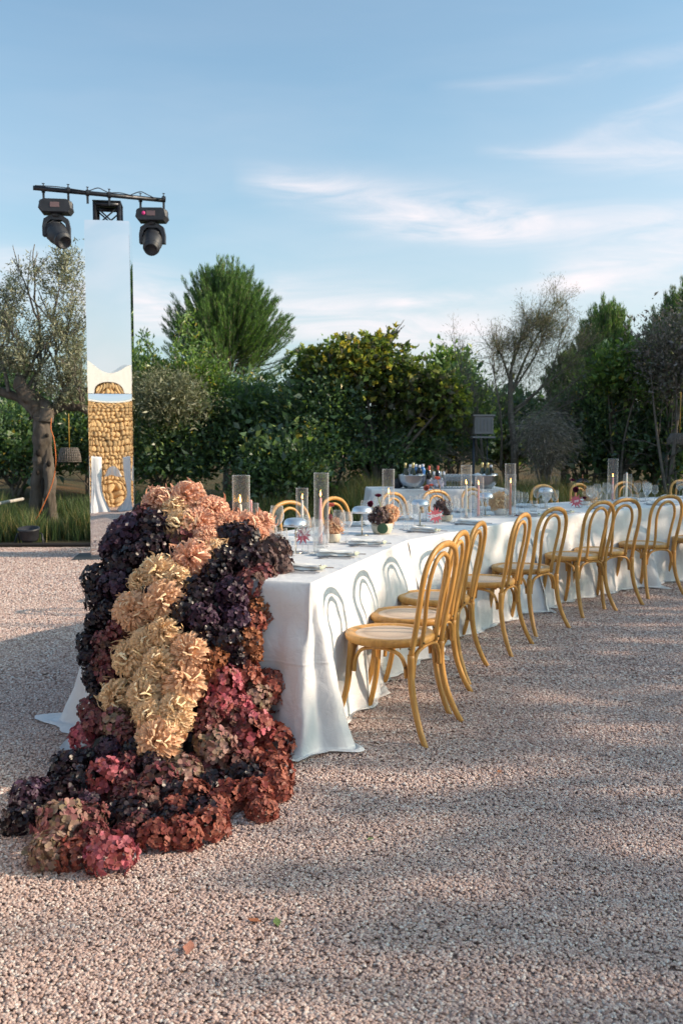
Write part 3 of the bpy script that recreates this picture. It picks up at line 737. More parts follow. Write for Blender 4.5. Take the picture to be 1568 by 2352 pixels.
# ------------------------------------------------------------------ tamarisk, grey tree
TM = [(.150, .150, .100), (.213, .188, .150), (.125, .150, .088), (.250, .194, .163)]
def tamarisk():
    random.seed(33); Y = 16.0; x = bx(1180, Y); loc = Vector((x, Y, garden_height(x, Y)))
    root = tree_thing('tamarisk_tree', loc, 'thin half-bare tamarisk with wispy leaning branches behind the bar table', 'tree')
    mb = MB(); tips = []
    W_ = lambda px, py, dy=0: atY(px, py, Y + dy) - loc
    trunk_tube(mb, [W_(1182, 1105), W_(1180, 1020), W_(1172, 940), W_(1172, 860)], .075, .04, 8, .1, 5)
    arms = [((1095, 1060), (1085, 930), (1045, 770), .03), ((1110, 1090), (1100, 950), (1085, 860), .035), ((1150, 1080), (1150, 950), (1130, 800), .03), ((1172, 860), (1180, 800), (1195, 740), .03),
            ((1175, 900), (1215, 790), (1280, 655), .03), ((1180, 950), (1260, 850), (1290, 720), .025), ((1172, 880), (1150, 800), (1140, 780), .025), ((1200, 1050), (1260, 940), (1350, 870), .03),
            ((1190, 1010), (1240, 930), (1330, 830), .025), ((1175, 980), (1230, 960), (1300, 900), .02), ((1160, 1090), (1120, 1040), (1040, 1020), .015), ((1170, 860), (1200, 760), (1230, 700), .02),
            ((1120, 1080), (1090, 1000), (1075, 950), .02), ((1180, 940), (1300, 830), (1330, 760), .02), ((1175, 900), (1230, 800), (1245, 730), .022)]
    for (a, b, c, r) in arms:
        dy = random.uniform(-.4, .4)
        b = (b[0], b[1] + 14); c = (c[0], c[1] + 38)
        P = trunk_tube(mb, [W_(*a), W_(*b, dy), W_(*c, dy)], r, .007, 5, k=8)
        for p in P[7:]:
            d = (P[-1] - P[0]).normalized()
            for _ in range(2):
                grow(mb, p, d + Vector((random.gauss(0, .5), random.gauss(0, .5), random.gauss(0, .4))), random.uniform(.22, .40), .006, 1, .5, .05, tips, 3, (2, 3), .2, .0022, 4, .7)
    mb.build('trunk', M_TWIG, root)
    T = np.array([list(t[0] + loc) for t in tips]); TD = np.array([list(t[1]) for t in tips]); n = 13000
    wgt = 0.25 + np.clip((T[:, 2] - hz_(900, Y)) / 1.5, 0, 1); k = RNG.choice(len(T), n, p=wgt / wgt.sum())
    P = T[k] + RNG.normal(size=(n, 3)) * .06
    parts = [leaves(P, TD[k] + RNG.normal(size=(n, 3)) * .45, .07, .006, pick_cols(n, TM, [3, 3, 3, 2], .3), .1)]
    for (px, py, r, m_) in ((1195, 800, .16, 1100), (1160, 800, .15, 600), (1230, 740, .12, 600), (1165, 850, .2, 900), (1210, 850, .22, 900), (1262, 735, .10, 450), (1282, 700, .08, 260), (1245, 750, .1, 450), (1200, 775, .12, 450), (1270, 770, .12, 450), (1140, 820, .12, 350), (1240, 800, .2, 700), (1290, 850, .3, 900), (1310, 800, .25, 600), (1245, 900, .35, 900), (1140, 930, .3, 700)):
        c = np.array(atY(px, py, Y)); P = c + RNG.normal(size=(m_, 3)) * r * .8
        parts.append(leaves(P, RNG.normal(size=(m_, 3)) * .6 + np.array([.3, 0, .8]), .08, .008, pick_cols(m_, TM, [3, 2, 4, 3], .3), .1))
    crown(root, parts, M_NEEDLE, 'crown', loc)
    # drooping grey spray bush beside it
    c = (bx(1250, 15.4), 15.4, hz_(1010, 15.4)); P, D = bush_points(9000, c, (.42, .35, .34), 26, .30, .5); P2, D2 = bush_points(3000, (c[0] + .12, c[1], c[2] - .42), (.26, .25, .26), 12, .26, .4); P = np.concatenate([P, P2]); D = np.concatenate([D, D2]) * .6 + np.array([.15, -.1, -.55])
    r2 = tree_thing('grey_shrub', (c[0], c[1], .3), 'drooping grey wispy shrub at the foot of the tamarisk', 'shrub')
    crown(r2, [leaves(P, D, .09, .007, pick_cols(12000, [(.27, .245, .235), (.35, .32, .30), (.18, .165, .155)], None, .25), .1)], M_NEEDLE, 'crown', (c[0], c[1], .3))
    mb = MB()
    for i in range(14):
        q = Vector((random.uniform(-.4, .4), random.uniform(-.3, .3), random.uniform(.3, 1.1))); trunk_tube(mb, [(0, 0, 0), q * .5 + Vector((0, 0, .3)), q], .02, .005, 4, k=4)
    mb.build('trunk', M_TWIG, r2)
tamarisk()
GR = [(.204, .180, .174), (.264, .234, .216), (.144, .150, .108), (.156, .192, .084)]
Yg = 15.5
shrub('grey_leaved_tree', (bx(1540, Yg), Yg, .3), (bx(1555, Yg), Yg, hz_(860, Yg)), (.95, .8, 1.0), 17000, .05, .018, GR, [4, 3, 3, 1],
      'grey-leaved tree with brownish twigs at the right picture edge', 'tree', M_LEAFO, 120, .30, .35, stems=8)
def greenpatch(px, py, rx, rz, Y, n, label, pal=BG):
    c = (bx(px, Y), Y, hz_(py, Y)); loc = (c[0], Y, garden_height(c[0], Y))
    return shrub('young_tree', loc, c, (rx, .5, rz), n, .07, .034, pal, [3, 3, 4, 1.5, .2], label, 'tree', clumps=60, crad=.25)
greenpatch(1425, 880, .55, .55, 16.0, 5500, 'light green leafy sapling below the middle pine')
greenpatch(1030, 860, .40, .35, 19.0, 3500, 'greyish green treetop just right of the fig')

# ------------------------------------------------------------------ shade trees off to the right that throw the long evening shade
def shade_tree(x, y, h, ry, n, seed, lb):
    random.seed(seed)
    root = tree_thing('shade_tree', (x, y, 0), lb, 'tree', 'evergreens in the tall screen right of the court')
    U = RNG.random((n, 3)); yy = (U[:, 1] * 2 - 1) * ry
    hh = h + .22 * np.sin(yy * 3.1 + seed) + .10 * np.sin(yy * 8.3 + seed * 2) - .10
    P = np.stack([x + (U[:, 0] * 2 - 1) * .75 + .1 * RNG.normal(size=n), y + yy, .25 + U[:, 2] ** .8 * (hh - .25)], 1)
    crown(root, [leaves(P, rand_dirs(n) + np.array([0, 0, .3]), .26, .14, pick_cols(n, DG, DW, .3))], M_LEAFG, 'crown', (x, y, 0))
    mb = MB(); trunk_tube(mb, [(0, 0, -.1), (.1, 0, h * .3), (0, .1, h * .6)], .12, .04, 8, .1, 4); mb.build('trunk', M_BARK, root)
k = 0
for (x, y, h) in [(12.5, -5.6, 5.5), (12.5, -4.0, 5.55), (12.5, -2.4, 5.5), (12.5, -.8, 5.5), (12.5, .8, 5.42), (12.5, 2.4, 5.28), (12.5, 4.0, 5.36), (12.5, 5.6, 5.42), (12.5, 7.2, 5.50), (12.5, 8.8, 5.9), (12.5, 10.4, 6.7), (12.5, 12.0, 6.8), (12.5, 13.6, 6.9), (12.5, 15.2, 6.9), (12.5, 16.8, 7.0)]:
    shade_tree(x, y, h, .81, 1050, 50 + k, 'tall evergreen screen tree off the right side of the court, %s from the camera end' % ['first', 'second', 'third', 'fourth', 'fifth', 'sixth', 'seventh', 'eighth', 'ninth', 'tenth', 'eleventh', 'twelfth', 'thirteenth', 'fourteenth', 'last'][k]); k += 1

# ------------------------------------------------------------------ grass
def grass():
    def tufts(T, hs, nb, spread, pal, w):
        n = len(T) * nb; b = np.repeat(T, nb, axis=0) + np.concatenate([RNG.normal(size=(n, 2)) * spread * .25, np.zeros((n, 1))], 1)
        H = np.repeat(hs, nb) * (.55 + .6 * RNG.random(n)); a = RNG.random(n) * 6.283; ln = (.15 + .6 * RNG.random(n)) * H * .75
        o = np.stack([np.cos(a) * ln, np.sin(a) * ln, np.zeros(n)], 1); side = np.stack([-np.sin(a), np.cos(a), np.zeros(n)], 1)
        # show the flat of each blade in random directions
        side = unit(side + RNG.normal(size=(n, 3)) * .5)
        wd = .0042 + .004 * RNG.random(n); up = np.array([0, 0, 1.])
        p1 = b + o * .3 + up * H[:, None] * .55; p2 = b + o * 1.0 + up * (H * .95)[:, None]
        s = side * wd[:, None]
        V = np.stack([b - s, b + s, p1 + s * .8, p1 - s * .8, p2], 1).reshape(-1, 3)
        i0 = np.arange(n) * 5
        F1 = np.stack([i0, i0 + 1, i0 + 2, i0 + 3], 1); F2 = np.stack([i0 + 3, i0 + 2, i0 + 4, i0 + 4], 1)
        C = np.repeat(pick_cols(n, pal, w, .3), 5, axis=0)
        return V, F1, F2, C
    GP = [(.09, .14, .055), (.13, .19, .07), (.07, .11, .055), (.30, .26, .12)]
    sets = []
    def field(x0, x1, y0, y1, m_, h0, h1, nb, w):
        T = np.stack([RNG.uniform(x0, x1, m_), RNG.uniform(y0, y1, m_), np.zeros(m_)], 1)
        T[:, 2] = [garden_height(a, b_) - .02 for a, b_ in T[:, :2]]
        sets.append(tufts(T, RNG.uniform(h0, h1, m_), nb, .35, GP, w))
    field(-6.5, -2.0, 12.25, 13.1, 70, .24, .52, 130, [4, 4, 4, 3])
    field(-6.5, -1.6, 12.9, 15.2, 120, .30, .55, 90, [5, 3, 5, 1])
    field(-2.0, 8, 12.2, 13.6, 110, .22, .42, 80, [3, 4, 3, 3])
    field(-2.0, 8, 13.4, 16.0, 260, .35, .60, 70, [3, 4, 3, 3])
    field(.2, 1.8, 14.0, 15.6, 60, .45, .70, 90, [1, 2, 1, 6])
    field(2.4, 5.2, 13.5, 15.5, 70, .45, .70, 90, [1, 3, 1, 6])
    Vs = []; Q = []; Tt = []; Cs = []; b = 0
    for V, F1, F2, C in sets:
        Vs.append(V); Q.append(F1 + b); Tt.append(F2[:, :3] + b); Cs.append(C); b += len(V)
    V = np.concatenate(Vs); Q = np.concatenate(Q); Tt = np.concatenate(Tt); C = np.concatenate(Cs)
    me = bpy.data.meshes.new('grass'); me.vertices.add(len(V)); me.vertices.foreach_set('co', V.astype(np.float32).ravel())
    me.loops.add(Q.size + Tt.size); me.loops.foreach_set('vertex_index', np.concatenate([Q.ravel(), Tt.ravel()]).astype(np.int32))
    me.polygons.add(len(Q) + len(Tt)); me.polygons.foreach_set('loop_start', np.concatenate([np.arange(len(Q)) * 4, Q.size + np.arange(len(Tt)) * 3]).astype(np.int32))
    me.update(calc_edges=True); a = me.attributes.new('Col', 'FLOAT_COLOR', 'POINT'); c = np.ones((len(V), 4), np.float32); c[:, :3] = np.clip(C, 0, 1); a.data.foreach_set('color', c.ravel())
    o = link('grass', me, M_GRASS); tag(o, 'tufts of fine feather grass along the hedge', 'grass', kind='stuff')
grass()
# ------------------------------------------------------------------ table line
TH = 0.75; TW = 1.0
def V2(a): return Vector((math.sin(R(a)), math.cos(R(a)), 0))      # heading a from +Y towards +X
P0 = Vector((-.136, 3.94, 0)); HD = [17.4, 34.0, 47.0, 55.0, 62.0]
TP = [P0]; LENS = [1.83, 1.94, 1.83, 1.83, 1.83]
for a, l in zip(HD, LENS): TP.append(TP[-1] + V2(a) * l)
def rightn(a): return Vector((math.cos(R(a)), -math.sin(R(a)), 0))
def tpos(seg, along, inward, side=1):
    """point on the table top: side 1 = gravel side, -1 = hedge side; inward from that edge"""
    r = rightn(HD[seg]); p = TP[seg] + V2(HD[seg]) * along
    return p - r * inward if side == 1 else p - r * (TW - inward)

def tablecloth(name, poly, skirt, flare, label, cat='tablecloth', group=None, seed=0, h=TH, zt=0.0, cflare=.25, gen=.05):
    """cloth over a convex top polygon (counter-clockwise); skirt[i] tells whether edge i hangs free, flare[i] the corner fold at vertex i"""
    n = len(poly); V = []; F = []; top = []
    cols = []          # (base point, outward dir, distance to nearest corner, corner strength, arc u)
    for i in range(n):
        a = Vector(poly[i]); b = Vector(poly[(i + 1) % n]); e = (b - a); ln = e.length; e.normalize(); nn = Vector((e.y, -e.x, 0))
        pa = Vector(poly[i - 1]); ep = (a - pa).normalized(); np_ = Vector((ep.y, -ep.x, 0))
        if skirt[i]:
            if skirt[i - 1]:
                for k in range(1, 12):
                    u = k / 12; d = (np_ * (1 - u) + nn * u).normalized(); cols.append((a, d, 0.0, flare[i], u, i))
            m = max(int(ln / .022), 4)
            for k in range(m + 1):
                s = k / m * ln; cols.append((a + e * s, nn, min(s, ln - s), flare[i] if s < ln - s else flare[(i + 1) % n], None, i))
            cols.append(None) if not skirt[(i + 1) % n] else None
    rows = [0, .012, .03, .06] + [x / 22 for x in range(2, 23)] ; ROW = len(rows) + 3
    def zcur(p): return seed * 7.3
    prev = None; first = None; pathlen = 0; lastp = None
    for c in cols:
        if c is None: prev = None; continue
        p, d, dist, fl, u, ei = c
        if lastp is not None: pathlen += (p - lastp).length + (.02 if u is not None else 0)
        lastp = p
        idx = []
        ph = pathlen * 1.0
        sc = 0.0
        fol = mnoise.noise(Vector((ph * 3.1, seed * 3.7, 0))) * 1.0 + .6 * mnoise.noise(Vector((ph * 7.5, seed * 5.1, 4)))
        for ri, t in enumerate(rows):
            z = h * (1 - t)
            rr = .010 * min(1, t / .015)
            off = rr + gen * t ** 1.2 + .060 * fol * t ** .8 * min(1, t * 3) + .018 * t * mnoise.noise(Vector((ph * 15, t * 1.2, seed)))
            if t > .02: off += .020 * mnoise.noise(Vector((ph * 2.0, z * 3.5, seed))) + .010 * mnoise.noise(Vector((ph * 5.0 + z * 3, z * 8, seed + 3))) + .004 * mnoise.noise(Vector((ph * 14, z * 16 - ph * 5, seed + 8)))
            if t > .25 and t < .5: off += .010 * math.sin((t - .25) / .25 * math.pi) * (mnoise.noise(Vector((ph * .8, 5, seed))) + .5)
            if u is not None:
                off += fl * t ** 1.15 * (.52 + .48 * math.cos(2 * math.pi * u))
            else:
                off += fl * t ** 1.15 * math.exp(-(dist / (.10 + .05 * t)) ** 1.3)
                off += .030 * t * math.sin(dist * 34) * math.exp(-dist / .30) * min(1, fl * 6)
            q = p + d * max(off, .004)
            V.append((q.x, q.y, max(z, .014) + zt)); idx.append(len(V) - 1)
        # hem lying on the ground
        ext = (.015 + .06 * max(0, (mnoise.noise(Vector((ph * 2.3, 11, seed))) + .1))) + fl * .45 * math.exp(-dist / .07) * (.5 + .5 * mnoise.noise(Vector((ph * 5, 3, seed))) + .3 * math.cos((u or 0) * 12.6))
        ext = max(ext, .01)
        q0 = Vector(V[idx[-1]])
        for k in range(1, 4):
            q = q0 + d * ext * k / 3; V.append((q.x, q.y, .016 + .012 * math.sin(k * 2.1 + ph * 20) * .5 + .006)); idx.append(len(V) - 1)
        top.append(idx[0])
        if prev is not None:
            for r in range(ROW - 1): F.append((prev[r], idx[r], idx[r + 1], prev[r + 1]))
        if first is None: first = idx
        prev = idx
    if skirt[0] and skirt[-1]:
        for r in range(ROW - 1): F.append((prev[r], first[r], first[r + 1], prev[r + 1]))
    F.append(tuple(top))
    F = [tuple(reversed(f)) for f in F[:-1]] + [F[-1]]
    me = bpy.data.meshes.new(name); me.from_pydata(V, [], F)
    sm = [True] * len(F); sm[-1] = False
    me.polygons.foreach_set('use_smooth', sm); me.update()
    o = link(name, me, M_CLOTH); tag(o, label, cat, group)
    return o
def L_(p, a): return p - rightn(a) * TW
polys = []
for i in range(5):
    a = HD[i]; p, q = TP[i], TP[i + 1]
    pl = [p, q, L_(q, a), L_(p, a)]
    if i > 0: pl.append(L_(p, HD[i - 1]))
    polys.append(pl)
labels = ['white floor-length cloth on the nearest table under the flower cascade', 'white floor-length cloth on the second table along the row', 'white cloth on the middle table behind the fifth to seventh near chairs',
          'white cloth on the table at the right picture edge', 'white cloth on the farthest table of the curved row']
for i, pl in enumerate(polys):
    # polygon runs clockwise seen from above for a right-hand edge first: reverse to counter-clockwise
    q = [Vector(x) for x in pl]
    area = sum(q[k].x * q[(k + 1) % len(q)].y - q[(k + 1) % len(q)].x * q[k].y for k in range(len(q)))
    sk = [True, i == 4, True, i == 0] + ([False] if i > 0 else [])
    if i > 0: sk[3] = True
    fl = [.115 if i == 0 else .15, .15, .12, .24 if i == 0 else .08] + ([.05] if i > 0 else [])
    if area < 0:
        n = len(q); q2 = list(reversed(q)); sk2 = [sk[(n - 2 - k) % n] for k in range(n)]; fl2 = list(reversed(fl)); q, sk, fl = q2, sk2, fl2
    tablecloth('tablecloth', q, sk, fl, labels[i], group='white tablecloths of the curved dining table', seed=i + 1)

# ------------------------------------------------------------------ bentwood chairs
def make_chair():
    root = empty('bentwood_chair', (0, 0, 0))
    SH = .46
    mb = MB()
    ring = [(.150, -.028), (.205, -.034), (.213, -.026), (.216, -.008), (.210, .001), (.198, .004), (.176, .002), (.168, -.003), (.150, -.006)]
    mb.lathe([(r, SH + z) for r, z in ring], 40, Matrix.Diagonal((1, 1.0, 1, 1)), True, False, False); mb.build('seat_frame', M_WOOD, root)
    mb = MB(); mb.lathe([(.172, SH - .004), (.12, SH + .001), (.05, SH + .003), (.001, SH + .003)], 40, None, True, False, False); mb.build('cane_seat', M_CANE, root)
    # outer loop (rear legs continue it)
    half = [(.178, -.190, .40), (.176, -.212, .52), (.186, -.235, .64), (.190, -.252, .74), (.172, -.266, .815), (.125, -.276, .868), (.06, -.281, .892), (0, -.283, .898)]
    loop = half + [(-x, y, z) for x, y, z in reversed(half[:-1])]
    P = catmull(loop, 5); mb = MB(); mb.tube(P, (.0165, .0125), 10, up=(1, 0, 0)); mb.build('back_loop', M_WOOD, root)
    half = [(.088, -.200, .425), (.084, -.214, .52), (.098, -.231, .64), (.106, -.246, .72), (.094, -.258, .785), (.06, -.266, .832), (0, -.270, .852)]
    loop = half + [(-x, y, z) for x, y, z in reversed(half[:-1])]
    P = catmull(loop, 5); mb = MB(); mb.tube(P, (.0125, .0105), 8, up=(1, 0, 0)); mb.build('inner_loop', M_WOOD, root)
    for s in (1, -1):
        P = catmull([(.178 * s, -.190, .405), (.180 * s, -.192, .30), (.188 * s, -.212, .18), (.206 * s, -.250, .07), (.222 * s, -.285, 0)], 4)
        mb = MB(); mb.tube(P, [(.0195 - .0055 * i / (len(P) - 1), .0175 - .0035 * i / (len(P) - 1)) for i in range(len(P))], 8, up=(1, 0, 0)); mb.build('leg', M_WOOD, root)
    for s in (1, -1):
        P = catmull([(.145 * s, .130, SH - .03), (.150 * s, .136, .34), (.158 * s, .150, .20), (.178 * s, .185, .07), (.196 * s, .215, 0)], 4)
        mb = MB(); mb.tube(P, [(.0180 - .005 * i / (len(P) - 1),) * 2 for i in range(len(P))], 8, up=(1, 0, 0)); mb.build('leg', M_WOOD, root)
    # bent braces under the seat, between neighbouring legs
    def brace(a, b, drop=.12):
        a = Vector(a); b = Vector(b); P = [a + Vector((0, 0, -drop)), a + Vector((0, 0, -.06)) + (b - a) * .03, a + (b - a) * .16 + Vector((0, 0, -.012)), (a + b) * .5 + Vector((0, 0, .004)), b + (a - b) * .16 + Vector((0, 0, -.012)), b + Vector((0, 0, -.06)) + (a - b) * .03, b + Vector((0, 0, -drop))]
        mb = MB(); mb.tube(catmull(P, 5), (.0125, .0085), 8, up=(b - a).cross(Vector((0, 0, 1)))); mb.build('brace', M_WOOD, root)
    z = SH - .045
    brace((.165, .105, z), (.172, -.165, z)); brace((-.165, .105, z), (-.172, -.165, z)); brace((.155, -.190, z), (-.155, -.190, z)); brace((.122, .140, z), (-.122, .140, z))
    for s in (1, -1):
        for (x, y, zz) in ((.197, -.190, .437), (.186, -.165, .345), (.088, -.214, .445)):
            mb = MB(); d = Vector((1, 0, 0)) if x > .1 else Vector((0, -1, 0))
            p = Vector((x * s, y, zz)); d = Vector((d.x * s, d.y, 0)); mb.tube([p - d * .004, p + d * .003, p + d * .005], [.006, .006, .003], 8); mb.build('bolt', M_BOLT, root)
    return root
chair0 = make_chair(); first = True
def chair(p, face, extra, label, group):
    global first
    if first: c = chair0; first = False
    else: c = copy_tree(chair0)
    c.location = p; c.rotation_euler = (0, 0, math.atan2(-face.x, face.y) - R(extra) + random.uniform(-.03, .03))
    tag(c, label, 'chair', group)
    c.parent = None
    return c
ORD = ['nearest', 'second', 'third', 'fourth', 'fifth', 'sixth', 'seventh', 'eighth', 'ninth', 'tenth']
NEAR = [(0, .43, 11, .25), (0, .93, 5, .23), (0, 1.52, 5, .235), (1, .54, -4, .27), (1, 1.26, 9, .24), (2, .29, 6, .24), (2, .755, 14, .215), (2, 1.48, 16, .22), (3, .52, 14, .24)]
for i, (s, al, ex, d) in enumerate(NEAR):
    fx = -rightn(HD[s]); p = tpos(s, al, -d)
    chair(p, fx, ex, (ORD[i] + ' bentwood chair from the flowers, on the gravel side' if i else 'nearest bentwood chair, its whole cane seat in view, on the gravel side'), 'chairs along the gravel side of the table')
FAR = [(1, .753), (1, 1.46), (2, .04), (2, .60), (2, 1.20), (3, .14), (3, .80), (3, 1.45), (4, .4)]
FARPX = [652, 768, 906, 996, 1087, 1245, 1337, 1431, 1565]
def far_along(px, off):
    """walk the hedge side until the offset line meets the bearing of column px"""
    best = None
    k = (px - 784) / FPX
    for s in range(5):
        for j in range(0, 190, 2):
            p = tpos(s, j / 100, -off, -1); e = abs(p.x / p.y - k)
            if best is None or e < best[0]: best = (e, s, j / 100)
    return best[1], best[2]
FARS = []
for i, px in enumerate(FARPX):
    s, al = far_along(px, .46); FARS.append((s, al)); p = tpos(s, al, -.20, -1)
    chair(p, rightn(HD[s]), [12, 4, -5, 6, 0, 4, -6, 5, 0][i], ORD[i] + ' bentwood chair from the left behind the table, only its back showing', 'chairs along the hedge side of the table')

# ------------------------------------------------------------------ flowers
M_FOAM = mat('floral_foam', (.012, .014, .012), .9)
def petal_mat(name, pal, rough=.5, trans=.18, back=None):
    m = bpy.data.materials.new(name); m.use_nodes = True; t = m.node_tree; L = t.links; b = t.nodes['Principled BSDF']; out = t.nodes['Material Output']
    a = N(t, 'ShaderNodeAttribute', attribute_name='Col'); sp = N(t, 'ShaderNodeSeparateColor'); L.new(a.outputs['Color'], sp.inputs[0])
    oi = N(t, 'ShaderNodeObjectInfo')
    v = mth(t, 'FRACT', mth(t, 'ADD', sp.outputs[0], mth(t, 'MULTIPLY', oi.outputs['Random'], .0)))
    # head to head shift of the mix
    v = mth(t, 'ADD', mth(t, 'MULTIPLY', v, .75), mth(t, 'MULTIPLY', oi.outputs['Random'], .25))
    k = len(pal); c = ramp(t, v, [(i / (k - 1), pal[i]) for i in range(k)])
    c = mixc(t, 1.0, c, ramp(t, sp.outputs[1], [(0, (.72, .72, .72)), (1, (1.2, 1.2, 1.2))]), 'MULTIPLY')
    if back:
        ge = N(t, 'ShaderNodeNewGeometry'); c = mixc(t, ge.outputs['Backfacing'], c, back)
    L.new(c, b.inputs['Base Color']); b.inputs['Roughness'].default_value = rough; b.inputs['Specular IOR Level'].default_value = .35
    tr = N(t, 'ShaderNodeBsdfTranslucent'); L.new(c, tr.inputs[0])
    mx = N(t, 'ShaderNodeMixShader'); mx.inputs[0].default_value = trans
    L.new(b.outputs[0], mx.inputs[1]); L.new(tr.outputs[0], mx.inputs[2]); L.new(mx.outputs[0], out.inputs[0])
    return m
PM = {
    'K': petal_mat('near_black_hydrangea', [(.008, .009, .012), (.016, .011, .016), (.032, .014, .022), (.011, .014, .014)], .36, .06),
    'P': petal_mat('dark_purple_hydrangea', [(.018, .012, .020), (.045, .020, .036), (.095, .050, .090), (.050, .016, .028)], .5, .12),
    'B': petal_mat('burgundy_hydrangea', [(.07, .016, .024), (.16, .034, .045), (.23, .075, .075), (.13, .075, .055), (.09, .018, .035)], .5, .15),
    'R': petal_mat('rust_hydrangea', [(.11, .020, .020), (.25, .055, .046), (.40, .14, .095), (.16, .034, .036)], .55, .18),
    'O': petal_mat('copper_hydrangea', [(.20, .065, .032), (.38, .14, .06), (.32, .12, .06), (.16, .05, .03)], .55, .18),
    'D': petal_mat('raspberry_hydrangea', [(.24, .03, .055), (.44, .07, .11), (.54, .17, .20), (.26, .05, .05), (.38, .17, .12)], .5, .18),
    'M': petal_mat('mauve_green_hydrangea', [(.24, .07, .09), (.36, .14, .15), (.22, .17, .10), (.42, .26, .22), (.18, .04, .055)], .5, .18),
    'F': petal_mat('dusty_brown_hydrangea', [(.035, .018, .022), (.09, .05, .05), (.16, .10, .09), (.05, .022, .028)], .55, .15),
}
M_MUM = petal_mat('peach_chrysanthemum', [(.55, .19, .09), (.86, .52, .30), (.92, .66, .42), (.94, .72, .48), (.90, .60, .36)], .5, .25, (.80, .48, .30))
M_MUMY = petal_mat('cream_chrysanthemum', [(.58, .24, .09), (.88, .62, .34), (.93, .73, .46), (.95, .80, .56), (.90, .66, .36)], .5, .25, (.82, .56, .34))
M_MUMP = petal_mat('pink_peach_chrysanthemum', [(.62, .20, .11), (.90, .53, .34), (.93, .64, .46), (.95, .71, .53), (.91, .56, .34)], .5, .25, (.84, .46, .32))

def hydrangea_mesh(seed, nfl=135):
    rng = np.random.default_rng(seed); V = []; F = []; C = []
    ga = math.pi * (3 - math.sqrt(5))
    for i in range(nfl):
        zz = 1 - 1.86 * (i + .5) / nfl; th = ga * i + rng.normal() * .14; rr = math.sqrt(max(0, 1 - zz * zz))
        n = Vector((rr * math.cos(th), rr * math.sin(th), zz)); n = (n + Vector(rng.normal(size=3) * .30)).normalized()
        c = Vector((rr * math.cos(th), rr * math.sin(th), zz * .9)) * (.82 + rng.random() * .22)
        u = n.orthogonal().normalized(); u.rotate(Matrix.Rotation(rng.random() * 6.28, 3, n)); w = n.cross(u)
        s = .205 * (.75 + rng.random() * .45); r1 = rng.random(); cup = rng.uniform(-.1, .5)
        for k in range(4):
            a = k * math.pi / 2 + rng.normal() * .1; d = u * math.cos(a) + w * math.sin(a); e = n.cross(d)
            sk = s * (.85 + rng.random() * .3); b = len(V); cu = cup + rng.normal() * .12; rf = rng.normal() * .10
            for (l, wd, hh) in ((0.0, 0, 0), (.26, -.33, .06), (.62, -.53, .10), (.93, -.36, .05), (1.06, 0, -.04), (.93, .36, .05), (.62, .53, .10), (.26, .33, .06), (.55, 0, -.03)):
                p = c + d * (l * sk) + e * (wd * sk) + n * ((hh + cu * l + rf * (wd * 2)) * sk); V.append(tuple(p))
            F += [(b, b + 7, b + 8, b + 1), (b + 1, b + 8, b + 3, b + 2), (b + 8, b + 5, b + 4, b + 3), (b + 8, b + 7, b + 6, b + 5)]
            vv = rng.random(); C += [(r1 * .75 + rng.random() * .25, vv, 0)] * 9
    return np_mesh('hydrangea', V, F, np.array(C), True)
def mum_mesh(seed, npet=140, openness=1.0, curl=1.0):
    rng = np.random.default_rng(seed); V = []; F = []; C = []; ga = math.pi * (3 - math.sqrt(5))
    for i in range(npet):
        f = (i + .5) / npet; th0 = .06 + 1.62 * f ** .72 * openness; az0 = ga * i + rng.normal() * .15
        Ri = (.50 + .52 * f ** .55) * (.93 + .16 * rng.random()); m = 9; rv = rng.random(); vv = rng.random(); b = len(V)
        dth = (.55 + .35 * rng.random()) * (.35 + .65 * f); tw = rng.normal() * .28; hook_out = rng.random() < .18; pts = []; rads = []; azs = []
        for k in range(m + 1):
            t = k / m; rho = Ri * (.22 + .78 * math.sin(min(t / .72, 1) * math.pi / 2)); th = th0 + dth * math.sin(min(t, 1) * 1.75) - dth * .25
            if t > .66:
                q = (t - .66) / .34
                if hook_out: rho += .16 * q * curl; th -= .42 * q * q * curl
                else: rho -= .30 * q * q * curl; th += (.10 - .30 * f * 0) * q
            az = az0 + tw * t * t / max(.35, math.sin(max(th, .1))); azs.append(az)
            n = Vector((math.sin(th) * math.cos(az), math.sin(th) * math.sin(az), math.cos(th))); pts.append(n * rho + Vector((0, 0, -.05))); rads.append(n)
        for k in range(m + 1):
            t = k / m; d = (pts[min(k + 1, m)] - pts[max(k - 1, 0)]).normalized(); n = rads[k]; sd = Vector((-math.sin(azs[k]), math.cos(azs[k]), 0)); sd = (sd - d * sd.dot(d)).normalized(); up = d.cross(sd).normalized(); up = up if k == 0 or True else up
            wd = (.030 + .048 * math.sin(min(1, t * .92 + .12) * math.pi * .93) ** .65) * (.85 + .35 * rv) * (.7 + .4 * f); wd = wd if k < m else wd * .55
            base = 0.0 if t < .22 else 1.0
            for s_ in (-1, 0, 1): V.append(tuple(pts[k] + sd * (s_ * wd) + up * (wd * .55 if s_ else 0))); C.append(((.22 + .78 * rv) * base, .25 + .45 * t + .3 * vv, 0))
        for k in range(m):
            for s_ in (0, 1): F.append((b + k * 3 + s_, b + k * 3 + s_ + 1, b + (k + 1) * 3 + s_ + 1, b + (k + 1) * 3 + s_))
    return np_mesh('chrysanthemum', V, F, np.array(C), True)
HYD = [hydrangea_mesh(100 + i) for i in range(5)]
MUMS = [mum_mesh(200), mum_mesh(201, 155, .95, 1.15), mum_mesh(202, 130, 1.08, 1.3), mum_mesh(203, 165, .9, .9)]
cas = empty('flower_cascade', (-.7, 3.6, 0), 0, 'waterfall of dark hydrangeas with a stream of peach chrysanthemums spilling off the near table end', 'flower arrangement')
CO = Vector((-.7, 3.6, 0))
